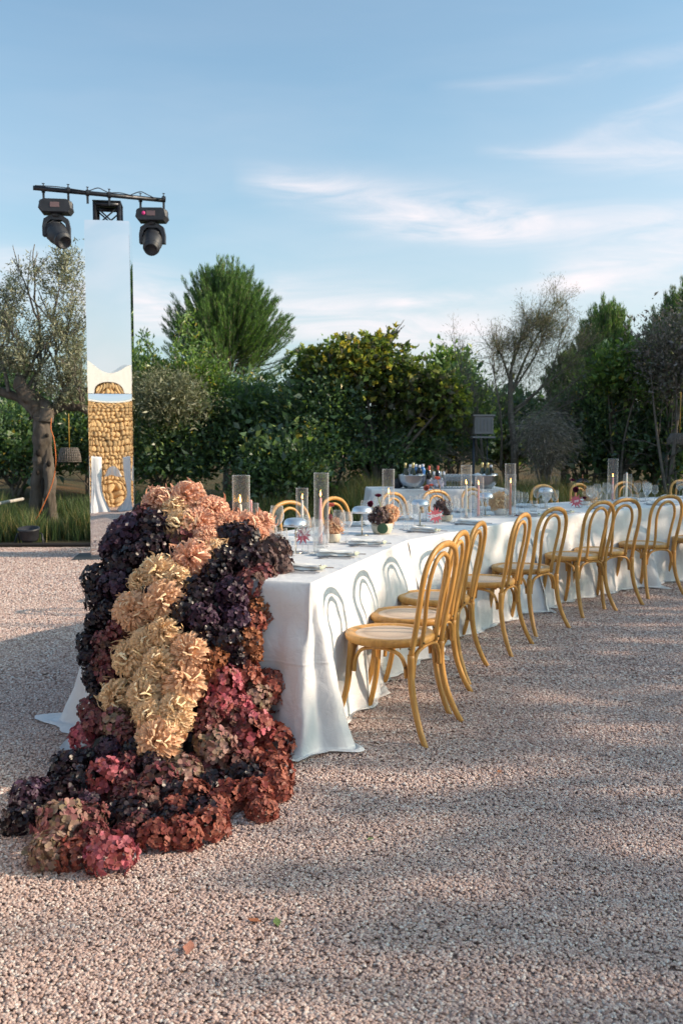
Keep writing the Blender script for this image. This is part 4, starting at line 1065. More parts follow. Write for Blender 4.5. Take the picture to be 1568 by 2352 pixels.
# depth of the arrangement's surface against picture height: (py, distance)
DEP = [(1100, 4.60), (1200, 4.35), (1270, 4.12), (1350, 3.92), (1450, 3.80), (1600, 3.68), (1700, 3.55), (1780, 3.40), (1850, 3.20), (1900, 3.06), (1960, 2.93), (2000, 2.86)]
def dep(py):
    for (a, u), (b, v) in zip(DEP, DEP[1:]):
        if py <= b: return u + (v - u) * max(0, (py - a)) / (b - a)
    return DEP[-1][1]
def zc(zx, zy): return zx * .4686, 1102 + zy * .4686
def place(zx, zy, zr, kind, back=0.0):
    px, py = zc(zx, zy); Y = dep(py) + back
    # the arrangement is rounded: its flanks sit farther back
    cx = {0: 460}.get(0); half = 210 + max(0, py - 1650) * .45; cx = 430 - max(0, py - 1500) * .25
    k = (px - cx) / half; Y += .22 * min(1.2, k * k) if py < 1800 else .10 * k * k
    c = atY(px, py, Y); r = zr * .4686 / FPX * Y
    if c.z < r * .75: c = at(px, py, r * .75) if py > 1130 else c
    out = Vector((k * .6, -.9, .45 if py > 1250 else .9)).normalized()
    q = out.to_track_quat('Z', 'Y').to_euler()
    if kind in PM:
        me = random.choice(HYD); o = link('hydrangea', me, PM[kind], cas, c - CO, None, r * 1.12)
        o.rotation_euler = (random.uniform(-.6, .6) + q.x * .6, random.uniform(-.6, .6), random.uniform(0, 6.28))
        o['label'] = {'K': 'near-black hydrangea head', 'P': 'dark purple hydrangea head', 'B': 'burgundy hydrangea head', 'R': 'rust red hydrangea head', 'O': 'copper orange hydrangea head', 'D': 'raspberry pink hydrangea head', 'M': 'mauve and green mottled hydrangea head', 'F': 'brown hydrangea head'}[kind]
    else:
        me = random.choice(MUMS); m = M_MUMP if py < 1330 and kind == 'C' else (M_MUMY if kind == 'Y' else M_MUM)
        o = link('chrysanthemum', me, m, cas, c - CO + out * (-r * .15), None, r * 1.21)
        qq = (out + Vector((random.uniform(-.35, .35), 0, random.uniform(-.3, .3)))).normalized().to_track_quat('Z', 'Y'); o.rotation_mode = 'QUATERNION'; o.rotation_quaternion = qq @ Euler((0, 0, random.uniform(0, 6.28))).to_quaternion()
        o['label'] = 'peach and cream incurved chrysanthemum'
    return o
random.seed(4)
MU = [(770, 90, 72, 'C'), (905, 75, 85, 'C'), (850, 130, 60, 'Y'), (1045, 140, 75, 'C'), (975, 205, 92, 'C'), (868, 215, 80, 'Y'), (1190, 215, 85, 'C'), (1285, 205, 60, 'C'), (930, 385, 95, 'C'), (1060, 355, 68, 'Y'), (765, 455, 90, 'Y'), (672, 495, 55, 'Y'),
      (640, 645, 92, 'C'), (800, 590, 100, 'C'), (795, 740, 74, 'Y'), (700, 790, 62, 'Y'), (620, 870, 86, 'Y'), (920, 845, 90, 'C'), (775, 905, 88, 'Y'), (905, 985, 102, 'C'), (555, 1065, 85, 'Y'), (700, 1060, 90, 'Y'), (855, 1120, 85, 'Y'), (760, 1285, 108, 'C'), (1275, 265, 50, 'C'), (720, 1150, 70, 'Y'), (880, 1180, 60, 'Y'), (1010, 270, 55, 'C'), (860, 480, 60, 'Y'), (1110, 205, 55, 'C'), (700, 980, 55, 'Y'), (820, 1230, 60, 'Y')]
for a in MU: place(a[0], a[1], a[2], a[3], -.05)
HY = [(640, 270, 95, 'P'), (765, 250, 92, 'K'), (715, 185, 60, 'B'), (575, 330, 82, 'P'), (590, 420, 75, 'K'), (670, 380, 75, 'K'), (735, 330, 70, 'K'),
      (485, 495, 78, 'K'), (570, 520, 75, 'P'), (490, 590, 62, 'K'), (535, 650, 66, 'K'), (480, 700, 60, 'K'), (435, 800, 58, 'K'), (450, 870, 62, 'K'), (468, 960, 58, 'K'), (475, 1025, 48, 'K'), (520, 800, 62, 'B'), (515, 890, 62, 'B'), (540, 960, 60, 'B'), (590, 730, 60, 'B'),
      (1180, 300, 88, 'K'), (1110, 285, 62, 'K'), (1280, 395, 78, 'F'), (1350, 345, 70, 'F'), (1365, 430, 66, 'F'), (1090, 395, 75, 'K'), (1190, 400, 85, 'K'), (1060, 470, 72, 'K'), (975, 555, 78, 'K'), (1130, 560, 82, 'P'), (1220, 520, 82, 'B'), (1290, 590, 60, 'B'), (905, 650, 76, 'K'), (985, 680, 80, 'P'), (1000, 765, 66, 'K'), (1100, 800, 84, 'K'), (1150, 680, 76, 'P'), (1235, 700, 66, 'R'), (1305, 680, 46, 'R'), (1205, 800, 74, 'O'), (1235, 850, 52, 'O'), (1055, 870, 60, 'O'), (1005, 930, 62, 'O'), (1160, 880, 60, 'K'), (1250, 640, 60, 'O'), (1290, 480, 66, 'B'),
      (1100, 1000, 88, 'D'), (1060, 1095, 76, 'D'), (1030, 1155, 62, 'B'), (1200, 960, 74, 'R'), (1320, 1010, 76, 'R'), (1250, 1075, 76, 'M'), (1335, 1080, 60, 'R'), (1170, 1110, 62, 'D'),
      (450, 1130, 62, 'B'), (410, 1260, 64, 'D'), (480, 1200, 74, 'B'), (575, 1200, 76, 'M'), (625, 1260, 64, 'B'), (545, 1320, 62, 'P'), (660, 1330, 60, 'K'), (500, 1080, 50, 'K'),
      (1225, 1230, 108, 'D'), (1335, 1300, 92, 'R'), (1050, 1310, 98, 'M'), (1150, 1170, 72, 'B'), (1340, 1440, 92, 'R'), (1250, 1550, 84, 'R'), (1365, 1530, 62, 'R'), (1285, 1620, 72, 'R'), (1160, 1420, 92, 'B'), (1130, 1560, 82, 'R'), (1060, 1620, 74, 'R'), (1240, 1400, 80, 'R'), (1000, 1200, 55, 'B'),
      (340, 1430, 92, 'K'), (425, 1385, 64, 'K'), (275, 1500, 54, 'K'), (140, 1570, 88, 'P'), (100, 1670, 82, 'K'), (205, 1530, 62, 'P'), (190, 1640, 70, 'K'),
      (520, 1480, 104, 'D'), (620, 1400, 64, 'B'), (790, 1500, 104, 'B'), (700, 1580, 92, 'B'), (900, 1450, 92, 'M'), (950, 1560, 82, 'R'), (870, 1640, 84, 'R'), (1030, 1700, 88, 'R'), (900, 1740, 90, 'R'), (770, 1760, 86, 'R'), (700, 1700, 74, 'B'), (740, 1400, 62, 'K'),
      (300, 1700, 116, 'M'), (385, 1640, 64, 'B'), (240, 1830, 92, 'M'), (345, 1850, 78, 'R'), (540, 1850, 108, 'D'), (430, 1600, 64, 'P'), (560, 1650, 74, 'K'), (610, 1750, 64, 'B'), (450, 1760, 80, 'B'), (620, 1560, 70, 'B')]
for a in HY: place(*a)
# darker heads filling the depth behind
for zx, zy in ((700, 300), (900, 300), (1000, 400), (860, 420), (600, 560), (760, 560), (700, 700), (900, 750), (1050, 650), (1180, 620), (620, 960), (800, 1000), (980, 1050), (560, 1130), (700, 1230), (900, 1260), (1100, 1150), (1200, 1150), (600, 1350), (800, 1380), (1000, 1420), (1150, 1320), (480, 1400), (600, 1500), (850, 1560), (1050, 1520), (1200, 1480), (400, 1500), (300, 1560), (450, 1680), (650, 1650), (820, 1700), (980, 1640)):
    place(zx, zy, 85, random.choice('KKB'), .09)
# foam base inside
mb = MB()
for py, xs in ((1190, (340, 400, 470, 540)), (1270, (290, 360, 450, 540, 610)), (1360, (250, 340, 430, 530, 590)), (1460, (240, 330, 430, 530)), (1560, (240, 330, 430, 540)), (1660, (250, 350, 450, 550, 610)), (1740, (290, 350, 440, 540)), (1800, (260, 380, 470))):
    for px in xs:
        cxx = 430 - max(0, py - 1500) * .25; kk = (px - cxx) / (210 + max(0, py - 1650) * .45); c = atY(px, py, dep(py) + .26 + .2 * kk * kk); r = .10
        c.z = max(c.z, r * .8)
        mb.lathe([(.001, -r), (r * .7, -r * .7), (r, 0), (r * .7, r * .7), (.001, r)], 10, Matrix.Translation(c - CO), True, False, False)
mb.build('foam_base', M_FOAM, cas)

# ------------------------------------------------------------------ things on the table
def lathe_mesh(name, prof, n=24): return MB().lathe(prof, n, None, True, False, False).mesh(name)
ME_BIGCYL = MB().lathe([(.001, .003), (.0415, .003), (.0425, .006), (.0425, .4285)], 32, None, True, False, False).lathe([(.0425, .4285), (.0432, .430), (.0425, .4315), (.0408, .430), (.0425, .4285)], 32, None, True, False, False).mesh('glass_cylinder')
ME_WINE = lathe_mesh('wine_glass', [(.001, .0035), (.034, .003), (.035, .001), (.034, .0), (.006, .006), (.0035, .02), (.0033, .085), (.008, .094), (.026, .108), (.038, .130), (.0405, .150), (.038, .178), (.033, .204), (.0335, .2055), (.0325, .206)], 22)
ME_WINE2 = lathe_mesh('small_wine_glass', [(.031, .002), (.0315, .0), (.006, .005), (.0033, .018), (.0032, .080), (.007, .088), (.022, .100), (.031, .120), (.033, .138), (.031, .165), (.0275, .184), (.028, .1855), (.027, .186)], 20)
ME_TUMB = lathe_mesh('tumbler', [(.001, .006), (.028, .006), (.030, .0), (.033, .012), (.0355, .05), (.034, .094), (.0344, .0955), (.0335, .096)], 22)
def thing_mesh(name, me, m, p, label, cat, group=None, rz=0, sc=1.0):
    o = link(name, me, m, None, (p.x, p.y, p.z), (0, 0, rz), sc); tag(o, label, cat, group); return o
def top(px, py): q = at(px, py, TH); q.z = TH + .0015; return q
def cylinder(px, py, hgt, dia, label):
    p = top(px, py); o = thing_mesh('glass_cylinder', ME_BIGCYL, M_GLASS2, p, label, 'candle cylinder', 'clear glass hurricane cylinders'); o.scale = (dia / .085, dia / .085, hgt / .43); return o
ME_FL = MB().lathe([(.001, 0), (.0045, .006), (.0055, .013), (.004, .024), (.0018, .034), (.0004, .042)], 10, None, True, False, False).mesh('flame')
def candle(px, py, hgt, m, label, flame=True, dx=0.0):
    p = top(px, py); root = empty('taper_candle', p, 0, label, 'candle', 'taper candles')
    mb = MB(); mb.lathe([(.001, .004), (.0125, .004), (.0122, .02), (.0075, hgt - .01), (.003, hgt)], 14, None, True, False, False); mb.build('wax', m, root)
    mb = MB(); mb.lathe([(.001, 0), (.022, 0), (.022, .003), (.014, .006), (.014, .02), (.001, .02)], 14, None, True, False, False); mb.build('holder', M_GLASS, root)
    mb = MB(); mb.tube([(0, 0, hgt - .002), (.001, 0, hgt + .008)], .0009, 5); mb.build('wick', M_BLACK, root)
    if flame: link('flame', ME_FL, M_FLAME, root, (0, 0, hgt + .004), (random.uniform(-.1, .1), random.uniform(-.12, .12), 0))
    return root
cylinder(555, 1302, .45, .086, 'tall glass cylinder right behind the peach flower mound, leftmost of all')
candle(553, 1300, .31, M_CWHITE, 'lit white taper in the leftmost tall glass cylinder')
cylinder(578, 1252, .25, .084, 'short glass cylinder beside the leftmost tall one')
candle(577, 1250, .27, M_CPINK, 'pink taper rising out of the short cylinder by the flower mound', False)
cylinder(693.6, 1213, .286, .086, 'short glass cylinder behind the nearest silver lamp')
candle(694, 1211, .20, M_CWHITE, 'lit dripping white taper in the short cylinder behind the nearest silver lamp')
cylinder(737.7, 1257.7, .435, .086, 'tall glass cylinder left of the first peach bowl')
candle(736, 1251, .285, M_CPINK, 'lit pink taper in the tall cylinder left of the first peach bowl')
cylinder(891, 1215, .424, .086, 'tall glass cylinder behind the cream bowl with two-coloured flowers')
cylinder(891, 1202, .24, .086, 'short glass cylinder hidden behind the tall one near the cream bowl')
candle(892, 1208, .235, M_CWHITE, 'lit white taper behind the peach bloom of the cream bowl')
cylinder(1069.5, 1190.7, .43, .086, 'tall glass cylinder standing before the bar table')
candle(1070, 1189, .27, M_CWHITE, 'lit white taper in the cylinder before the bar table')
cylinder(1099.5, 1188.6, .33, .072, 'narrow glass cylinder left of the round peach bloom')
candle(1098, 1187, .26, M_CPINK, 'lit pink taper left of the round peach bloom')
cylinder(1170, 1187, .438, .088, 'tall glass cylinder right of the round peach bloom')
cylinder(1173, 1181, .34, .080, 'short glass cylinder behind the tall one right of the round peach bloom')
candle(1171, 1184, .27, M_CRUST, 'lit rust-coloured taper right of the round peach bloom')
cylinder(1405.5, 1152, .445, .105, 'tall glass cylinder over the sixth near chair, farthest of the tall ones')
candle(1406, 1151, .25, M_CPINK, 'lit pink taper in the farthest tall cylinder')
cylinder(1440, 1147, .27, .090, 'short glass cylinder second from the right')
candle(1437.6, 1154, .31, M_CWHITE, 'unlit white taper standing free at the right', False)
# silver mushroom lamps
def lamp_mesh():
    a = MB(); a.lathe([(.0, .195), (.030, .1945), (.050, .190), (.063, .178), (.069, .160), (.0705, .148), (.0695, .148), (.067, .159), (.060, .176), (.048, .187), (.002, .191)], 32, None, True, False, False)
    return a.mesh('lamp_shade')
ME_SH = lamp_mesh(); ME_ST = MB().tube([(0, 0, .003), (0, 0, .19)], .0045, 10).mesh('stem'); ME_BS = MB().lathe([(.001, 0), (.043, 0), (.043, .004), (.040, .0055), (.006, .006), (.001, .006)], 24, None, True, False, False).mesh('base')
M_STEM = mat('champagne_metal', (.62, .56, .47), .3, 1.0)
for (px, py, lb) in ((679, 1270, 'nearest silver mushroom lamp beside the flower cascade'), (831, 1230, 'silver mushroom lamp left of the cream flower bowl'), (964, 1208, 'silver mushroom lamp left of the second pink star card'), (1114, 1185, 'silver mushroom lamp left of the round peach bloom'), (1252.5, 1168, 'silver mushroom lamp standing alone left of the third pink star card')):
    p = top(px, py); r = empty('table_lamp', p, 0, lb, 'lamp', 'silver mushroom table lamps')
    link('lamp_shade', ME_SH, M_SILVER, r); link('stem', ME_ST, M_STEM, r); link('base', ME_BS, M_STEM, r)
# flower bowls
M_CERAM = var_mat('cream_ceramic', (.55, .48, .36), (.66, .59, .46), 14, .5, .15, 60)
M_CERAW = var_mat('white_ceramic', (.62, .59, .55), (.70, .68, .64), 14, .5)
M_GREEN = mat('dark_green_leaf', (.02, .07, .03), .4)
M_STALK = mat('pale_green_stalk', (.28, .32, .12), .55)
M_STALKB = mat('brown_stalk', (.35, .20, .09), .6)
def rose_mesh(seed):
    rng = np.random.default_rng(seed); V = []; F = []; C = []; ga = 2.39996
    for i in range(46):
        f = i / 45; th = .15 + 1.5 * f; az = ga * i; r = .25 + .7 * f; ax = Vector((math.cos(az), math.sin(az), 0)); tg = Vector((-ax.y, ax.x, 0)); b = len(V); rv = rng.random()
        for k in range(4):
            t = k / 3; a = th * .9 - .35 * t; c = ax * math.sin(a) * r * (.25 + .8 * t) + Vector((0, 0, math.cos(a) * r * t * .8 + (1 - r) * .5)); w = (.18 + .30 * math.sin(t * 2.4)) * r
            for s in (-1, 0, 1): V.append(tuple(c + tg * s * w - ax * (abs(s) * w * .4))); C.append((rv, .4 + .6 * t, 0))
        for k in range(3):
            for s in (0, 1): F.append((b + k * 3 + s, b + (k + 1) * 3 + s, b + (k + 1) * 3 + s + 1, b + k * 3 + s + 1))
    return np_mesh('ranunculus', V, F, np.array(C), True)
ROSE = rose_mesh(3)
PM['V'] = petal_mat('plum_ranunculus', [(.05, .006, .02), (.16, .015, .05), (.30, .05, .11)], .5, .2)
PM['S'] = petal_mat('salmon_ranunculus', [(.42, .07, .05), (.60, .18, .14), (.66, .30, .24)], .5, .25)
def bowl(px, py, rad, hgt, lb, m=None):
    p = top(px, py); r = empty('flower_bowl', p, 0, lb, 'flower arrangement', 'small flower bowls on the table')
    mb = MB(); mb.lathe([(.001, 0), (rad * .72, 0), (rad * .85, hgt * .15), (rad, hgt * .55), (rad, hgt * .98), (rad * .98, hgt), (rad * .93, hgt * .97), (rad * .92, hgt * .5), (.001, hgt * .4)], 28, None, True, False, False); mb.build('bowl', m or M_CERAM, r)
    return r, p
def bloom(r, p, kind, px, py, rad, dy=0.0, stem=None, up=(0, -.35, 1), seed=0):
    c = atY(px, py, p.y + dy) - p
    if kind in ('mum', 'mumy'): o = link('chrysanthemum', MUMS[seed % 4], M_MUM if kind == 'mum' else M_MUMY, r, c, None, rad * 1.1); nm = 1
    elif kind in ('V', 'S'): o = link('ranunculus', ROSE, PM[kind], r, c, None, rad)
    else: o = link('hydrangea', HYD[seed % 5], PM[kind], r, c, None, rad)
    o.rotation_euler = Vector(up).to_track_quat('Z', 'Y').to_euler()
    if stem is not None:
        mb = MB(); b = Vector((0, 0, .05)); mb.tube(catmull([b, b.lerp(c, .55) + Vector((.008, 0, 0)), c], 5), .0028, 6); mb.build('stem', stem, r)
    return o
r, p = bowl(765, 1246, .046, .055, 'small cream bowl with one round peach chrysanthemum beside the tall cylinder')
bloom(r, p, 'mum', 766, 1208, .062, 0, None, (.1, -.8, .5)); bloom(r, p, 'S', 760, 1163, .032, 0, M_STALK, seed=1); bloom(r, p, 'D', 758, 1188, .02, .01)
r, p = bowl(877, 1226, .073, .072, 'wide cream bowl with a dark hydrangea, a peach bloom and two plum ranunculus')
bloom(r, p, 'F', 870, 1187, .070, -.02); bloom(r, p, 'mum', 899, 1175, .060, .03, None, (.4, -.5, .6), 1); bloom(r, p, 'mum', 893, 1195, .045, .02, None, (.6, -.7, .1), 2); bloom(r, p, 'V', 868, 1141, .030, 0, M_STALK); bloom(r, p, 'V', 851, 1158, .027, -.02, M_STALK, (-.3, -.8, .2))
mb = MB(); c = Vector((-.0, -.078, .045)); vs = [c + Vector((.036 * math.sin(a) * (1 - .12 * math.cos(a)), -.004 * math.cos(a * 2), .036 * math.cos(a) - .002)) for a in [k * math.pi / 8 for k in range(16)]]
mb.add(vs + [c + Vector((0, -.004, 0))], [(k, (k + 1) % 16, 16) for k in range(16)], True); mb.build('leaf', M_GREEN, r)
r, p = bowl(1022, 1197, .060, .05, 'cream bowl with a brown hydrangea and salmon dried flowers on stalks')
bloom(r, p, 'F', 1018, 1167, .072, -.01, None, seed=2); bloom(r, p, 'S', 1004, 1101, .034, 0, M_STALKB); bloom(r, p, 'S', 980, 1122, .032, -.03, M_STALKB, (-.4, -.7, .4)); bloom(r, p, 'S', 990, 1116, .024, 0, M_STALKB)
r, p = bowl(1149, 1183, .062, .058, 'cream bowl with a single large round peach bloom before the bar table', M_CERAW)
bloom(r, p, 'mumy', 1147, 1152, .086, 0, None, (-.1, -.8, .5), 3)
r, p = bowl(1344.5, 1160, .060, .04, 'low white bowl with peach bloom, plum ranunculus and a black anthurium', M_CERAW)
bloom(r, p, 'mumy', 1357, 1136, .078, 0, None, (.1, -.7, .6), 0); bloom(r, p, 'V', 1340, 1146, .036, -.04); bloom(r, p, 'V', 1314, 1105, .036, -.03, M_STALK); bloom(r, p, 'V', 1321.5, 1125, .038, -.05, M_STALK, (-.2, -.9, .2))
mb = MB(); c = atY(1338, 1104, p.y) - p; n = 18
vs = [c + Vector((.085 * math.sin(a) * (.75 + .25 * math.cos(a)), .03 * math.cos(a), .022 * math.cos(2 * a))) for a in [k * 2 * math.pi / n for k in range(n)]]
mb.add(vs + [c + Vector((0, 0, -.006))], [(k, (k + 1) % n, n) for k in range(n)], True); mb.build('anthurium', mat('black_anthurium', (.02, .02, .03), .18), r)
mb = MB(); mb.tube([c, c + Vector((-.005, 0, .06))], [.006, .003], 8); mb.tube([Vector((0, 0, .04)), c * .6 + Vector((.01, 0, .0)), c], .003, 6); mb.build('spadix', mat('orange_spadix', (.6, .2, .08), .5), r)

# star name cards
M_STAR = var_mat('raspberry_card', (.52, .10, .12), (.58, .12, .16), 6, .75)
M_INK = mat('white_ink', (.85, .84, .86), .6)
def star_mesh(seed, r=.064):
    rng = random.Random(seed); n = 11; pts = []
    for k in range(n):
        a = 2 * math.pi * k / n + rng.uniform(-.06, .06); ro = r * rng.uniform(.86, 1.12); bend = rng.uniform(-.12, .12)
        pts.append((a - .28, r * .50)); pts.append((a - .11 + bend * .5, r * .72)); pts.append((a + bend, ro)); pts.append((a + .09 + bend * .5, r * .72))
    pts.sort(key=lambda q: q[0])
    P = [(q[1] * math.cos(q[0]), q[1] * math.sin(q[0])) for q in pts]; m = len(P); th = .0012
    vs = [(x, -th, y) for x, y in P] + [(x, th, y) for x, y in P] + [(0, -th, 0), (0, th, 0)]
    fs = [(k, (k + 1) % m, 2 * m) for k in range(m)] + [((k + 1) % m + m, k + m, 2 * m + 1) for k in range(m)] + [(k, k + m, (k + 1) % m + m, (k + 1) % m) for k in range(m)]
    return MB().add(vs, fs).mesh('star_card')
def star(px, py, text, lb, seed, flat=False, rz=0.0, tilt=-.15, size=1.0, tx=0, tz=0, ts=.034):
    base = top(px, py)
    o = link('star_card', star_mesh(seed), M_STAR, None, base, None, size); tag(o, lb, 'name card', 'pink sunburst name cards')
    if flat: o.rotation_euler = (R(90), 0, rz); o.location.z = TH + .004
    else: o.rotation_euler = (tilt, 0, rz); o.location.z = TH + .060 * size
    if text:
        cu = bpy.data.curves.new('lettering', 'FONT'); cu.body = text; cu.size = ts; cu.shear = .35; cu.extrude = .0003; cu.offset = .0006; cu.align_x = 'CENTER'; cu.align_y = 'CENTER'; cu.materials.append(M_INK)
        t = bpy.data.objects.new('lettering', cu); COL.objects.link(t); t.parent = o; t.location = (tx, -.0022, tz); t.rotation_euler = (R(90), R(-14), 0)
    return o
star(695, 1251, 'Tu', 'red star name card leaning behind the nearest stemmed glass', 1, rz=-.1, size=.98, tx=-.026, tz=.0, ts=.034)
star(1000, 1203, 'Rhona', 'pink star name card reading in white before the brown hydrangea bowl', 2, rz=.12, size=1.05, ts=.036)
star(1322, 1167, 'ms', 'pink star name card leaning on a glass before the white bowl', 3, rz=.1, size=1.12, ts=.034)
star(681, 1306, '', 'pink star card lying flat under the napkin nearest the flower cascade', 4, True, .3, size=.95)
star(1072, 1201, '', 'pink star card lying flat under the fifth napkin', 5, True, .8)
star(1199, 1186, '', 'pink star card lying flat under the sixth napkin', 6, True, .4)
star(775, 1276, '', 'pale pink star card lying flat left of the second napkin', 7, True, .4, size=.8)

# place settings
M_NAP = var_mat('linen_napkin', (.82, .81, .77), (.87, .86, .83), 30, .9, .3, 200)
M_NAPE = mat('green_fringe', (.66, .68, .50), .9)
def napkin_proto():
    root = empty('napkin'); mb = MB(); n = 13
    # loosely folded strip, 26 cm long: three stacked layers with a rolled side
    for (w, z, l, dx) in ((.066, .004, .22, 0), (.060, .011, .205, .004), (.050, .018, .19, -.004)):
        vs = []
        for i in range(n):
            t = i / (n - 1); y = (t - .5) * l; wv = .003 * math.sin(t * 9 + w * 90)
            for k, (sx, sz) in enumerate(((-.5, 0), (-.35, .009), (0, .007), (.35, .010), (.5, 0))): vs.append((sx * w * (1 - .15 * math.sin(t * 3)) + dx + wv, y, z + sz + .002 * math.sin(t * 12 + k) + (.006 * t if w < .06 else 0)))
        mb.add(vs, [(i * 5 + k, i * 5 + k + 1, (i + 1) * 5 + k + 1, (i + 1) * 5 + k) for i in range(n - 1) for k in range(4)], True)
    mb.build('folded_cloth', M_NAP, root)
    mb = MB(); vs = []
    for i in range(10):
        t = i / 9; vs += [(-.035 + .07 * t, -.113 - .010 * math.sin(t * 7), .006 + .012 * abs(math.sin(t * 8))), (-.033 + .066 * t, -.100, .010 + .014 * abs(math.sin(t * 8 + .3)))]
    mb.add(vs, [(2 * i, 2 * i + 2, 2 * i + 3, 2 * i + 1) for i in range(9)], True); mb.build('green_hem', M_NAPE, root)
    return root
def knife_mesh():
    mb = MB(); o = [(-.004, -.11), (.004, -.11), (.0045, -.01), (.004, 0), (.0085, .01), (.009, .07), (.004, .10), (-.003, .105), (-.004, 0)]
    n = len(o); vs = [(x, y, .001) for x, y in o] + [(x * .8, y, .004) for x, y in o]
    mb.add(vs, [tuple(range(n, 2 * n))] + [(i, (i + 1) % n, (i + 1) % n + n, i + n) for i in range(n)]); return mb.mesh('knife')
def fork_mesh():
    mb = MB(); mb.box((0, -.035, .003), (.006, .13, .003)); mb.box((0, .035, .004), (.008, .012, .003)); mb.box((0, .052, .004), (.022, .022, .003))
    for x in (-.009, -.003, .003, .009): mb.box((x, .082, .005), (.0028, .040, .0025))
    return mb.mesh('fork')
def spoon_mesh():
    mb = MB(); mb.box((0, -.035, .003), (.006, .13, .003)); n = 14
    vs = [(.019 * math.sin(a), .058 + .028 * math.cos(a), .007) for a in [2 * math.pi * k / n for k in range(n)]] + [(.012 * math.sin(a), .058 + .018 * math.cos(a), .003) for a in [2 * math.pi * k / n for k in range(n)]]
    mb.add(vs, [(k, (k + 1) % n, (k + 1) % n + n, k + n) for k in range(n)] + [tuple(range(n, 2 * n))], True); mb.box((0, .03, .004), (.006, .012, .003)); return mb.mesh('spoon')
NAP0 = napkin_proto(); nap_first = True; KN, FK, SPN = knife_mesh(), fork_mesh(), spoon_mesh()
def setting(seg, al, side, who, full=True, tumb=True):
    global nap_first
    fx = -rightn(HD[seg]) * side; al_dir = V2(HD[seg]) * side       # fx inward, al_dir to the sitter's right... (mirrored on the other side)
    rz = math.atan2(-fx.x, fx.y)
    def P(inw, lat): q = tpos(seg, al, inw, side) + V2(HD[seg]) * lat; q.z = TH + .0015; return q
    jt = lambda a=.012: random.uniform(-a, a)
    sg = -1 if side == 1 else 1    # lateral sign so the knife lies to the sitter's right
    if nap_first: nk = NAP0; nap_first = False
    else: nk = copy_tree(NAP0)
    nk.location = P(.17, jt()); nk.rotation_euler = (0, 0, rz + random.uniform(-.25, .15)); nk.parent = None
    tag(nk, 'folded white napkin with green hem ' + who, 'napkin', 'folded napkins at the place settings')
    thing_mesh('knife', KN, M_STEEL2, P(.15, .10 + jt(.006)), 'steel table knife beside the napkin ' + who, 'knife', 'knives at the place settings', rz + jt(.05))
    thing_mesh('fork', FK, M_STEEL2, P(.15, -.085 + jt(.006)), 'steel fork beside the napkin ' + who, 'fork', 'forks at the place settings', rz + jt(.05))
    thing_mesh('spoon', SPN, M_STEEL2, P(.16, -.125 + jt(.006)), 'steel spoon beyond the fork ' + who, 'spoon', 'spoons at the place settings', rz + jt(.05))
    thing_mesh('wine_glass', ME_WINE, M_GLASS, P(.36, .05 + jt()), 'larger stemmed wine glass ' + who, 'wine glass', 'stemmed wine glasses on the dining table', 0, random.uniform(.97, 1.03))
    thing_mesh('wine_glass', ME_WINE2, M_GLASS, P(.33, .14 + jt()), 'smaller stemmed wine glass ' + who, 'wine glass', 'stemmed wine glasses on the dining table')
    thing_mesh('wine_glass', ME_WINE, M_GLASS, P(.30, -.02 + jt(.03)), 'third stemmed glass, nearest the napkin, ' + who, 'wine glass', 'stemmed wine glasses on the dining table', 0, random.uniform(.9, .97))
    thing_mesh('tumbler', ME_TUMB, M_GLASS, P(.42, -.07 + jt()), 'clear water tumbler ' + who, 'tumbler', 'water tumblers on the dining table')
random.seed(12)
for i, (s, al, ex, d) in enumerate(NEAR): setting(s, {0: .36, 1: .93, 2: 1.5}.get(i, al), 1, 'at the %s setting, gravel side' % ORD[i])
for i, (s, al) in enumerate(FARS): setting(s, min(max(al, .2), 1.65), -1, 'at the %s setting from the left, hedge side' % ORD[i])
thing_mesh('wine_glass', ME_WINE, M_GLASS, top(694.5, 1268), 'stemmed glass in front of the nearest red star card', 'wine glass', 'stemmed wine glasses on the dining table')
thing_mesh('tumbler', ME_TUMB, M_GLASS, top(733, 1269), 'clear tumbler in front of the tall cylinder with the pink taper', 'tumbler', 'water tumblers on the dining table')
thing_mesh('wine_glass', ME_WINE, M_GLASS, top(636, 1246), 'big wine glass just right of the drooping peach bloom', 'wine glass', 'stemmed wine glasses on the dining table', 0, 1.1)
thing_mesh('tumbler', ME_TUMB, M_GLASS, top(653, 1284), 'tumbler half behind the dark hydrangea at the table end', 'tumbler', 'water tumblers on the dining table')

# ------------------------------------------------------------------ bar table
BX0, BX1, BY0, BY1 = .40, 2.22, 12.0, 12.75
tablecloth('tablecloth', [(BX0, BY0, 0), (BX1, BY0 + .12, 0), (BX1 - .05, BY1 + .12, 0), (BX0 - .05, BY1, 0)], [True] * 4, [.12] * 4, 'white cloth on the separate bar table behind the row', group=None, seed=9)
M_ICE = mat('ice', (.75, .8, .85), .25)
def bar_pt(px, dy=.15): return Vector(((px - 784) / FPX * (BY0 + dy), BY0 + dy, TH + .0015))
def ice_bowl(px, lb):
    p = bar_pt(px, .24); r = empty('ice_bowl', p, 0, lb, 'ice bowl', 'steel ice bowls on the bar table')
    mb = MB(); mb.lathe([(.001, 0), (.095, 0), (.10, .004), (.15, .05), (.180, .11), (.190, .175), (.194, .183), (.188, .183), (.184, .172), (.174, .11), (.14, .05), (.001, .012)], 36, None, True, False, False); mb.build('bowl', M_STEEL, r)
    mb = MB(); rn = random.Random(5)
    for k in range(70):
        a = rn.uniform(0, 6.28); q = .165 * math.sqrt(rn.random()); M = Matrix.Translation((q * math.cos(a), q * math.sin(a), .155 + rn.uniform(0, .03))) @ Euler((rn.random() * 3, rn.random() * 3, rn.random() * 3)).to_matrix().to_4x4(); mb.box((0, 0, 0), (.034, .034, .028), M)
    o = mb.build('ice', M_ICE, r); o['kind'] = 'stuff'
    return p
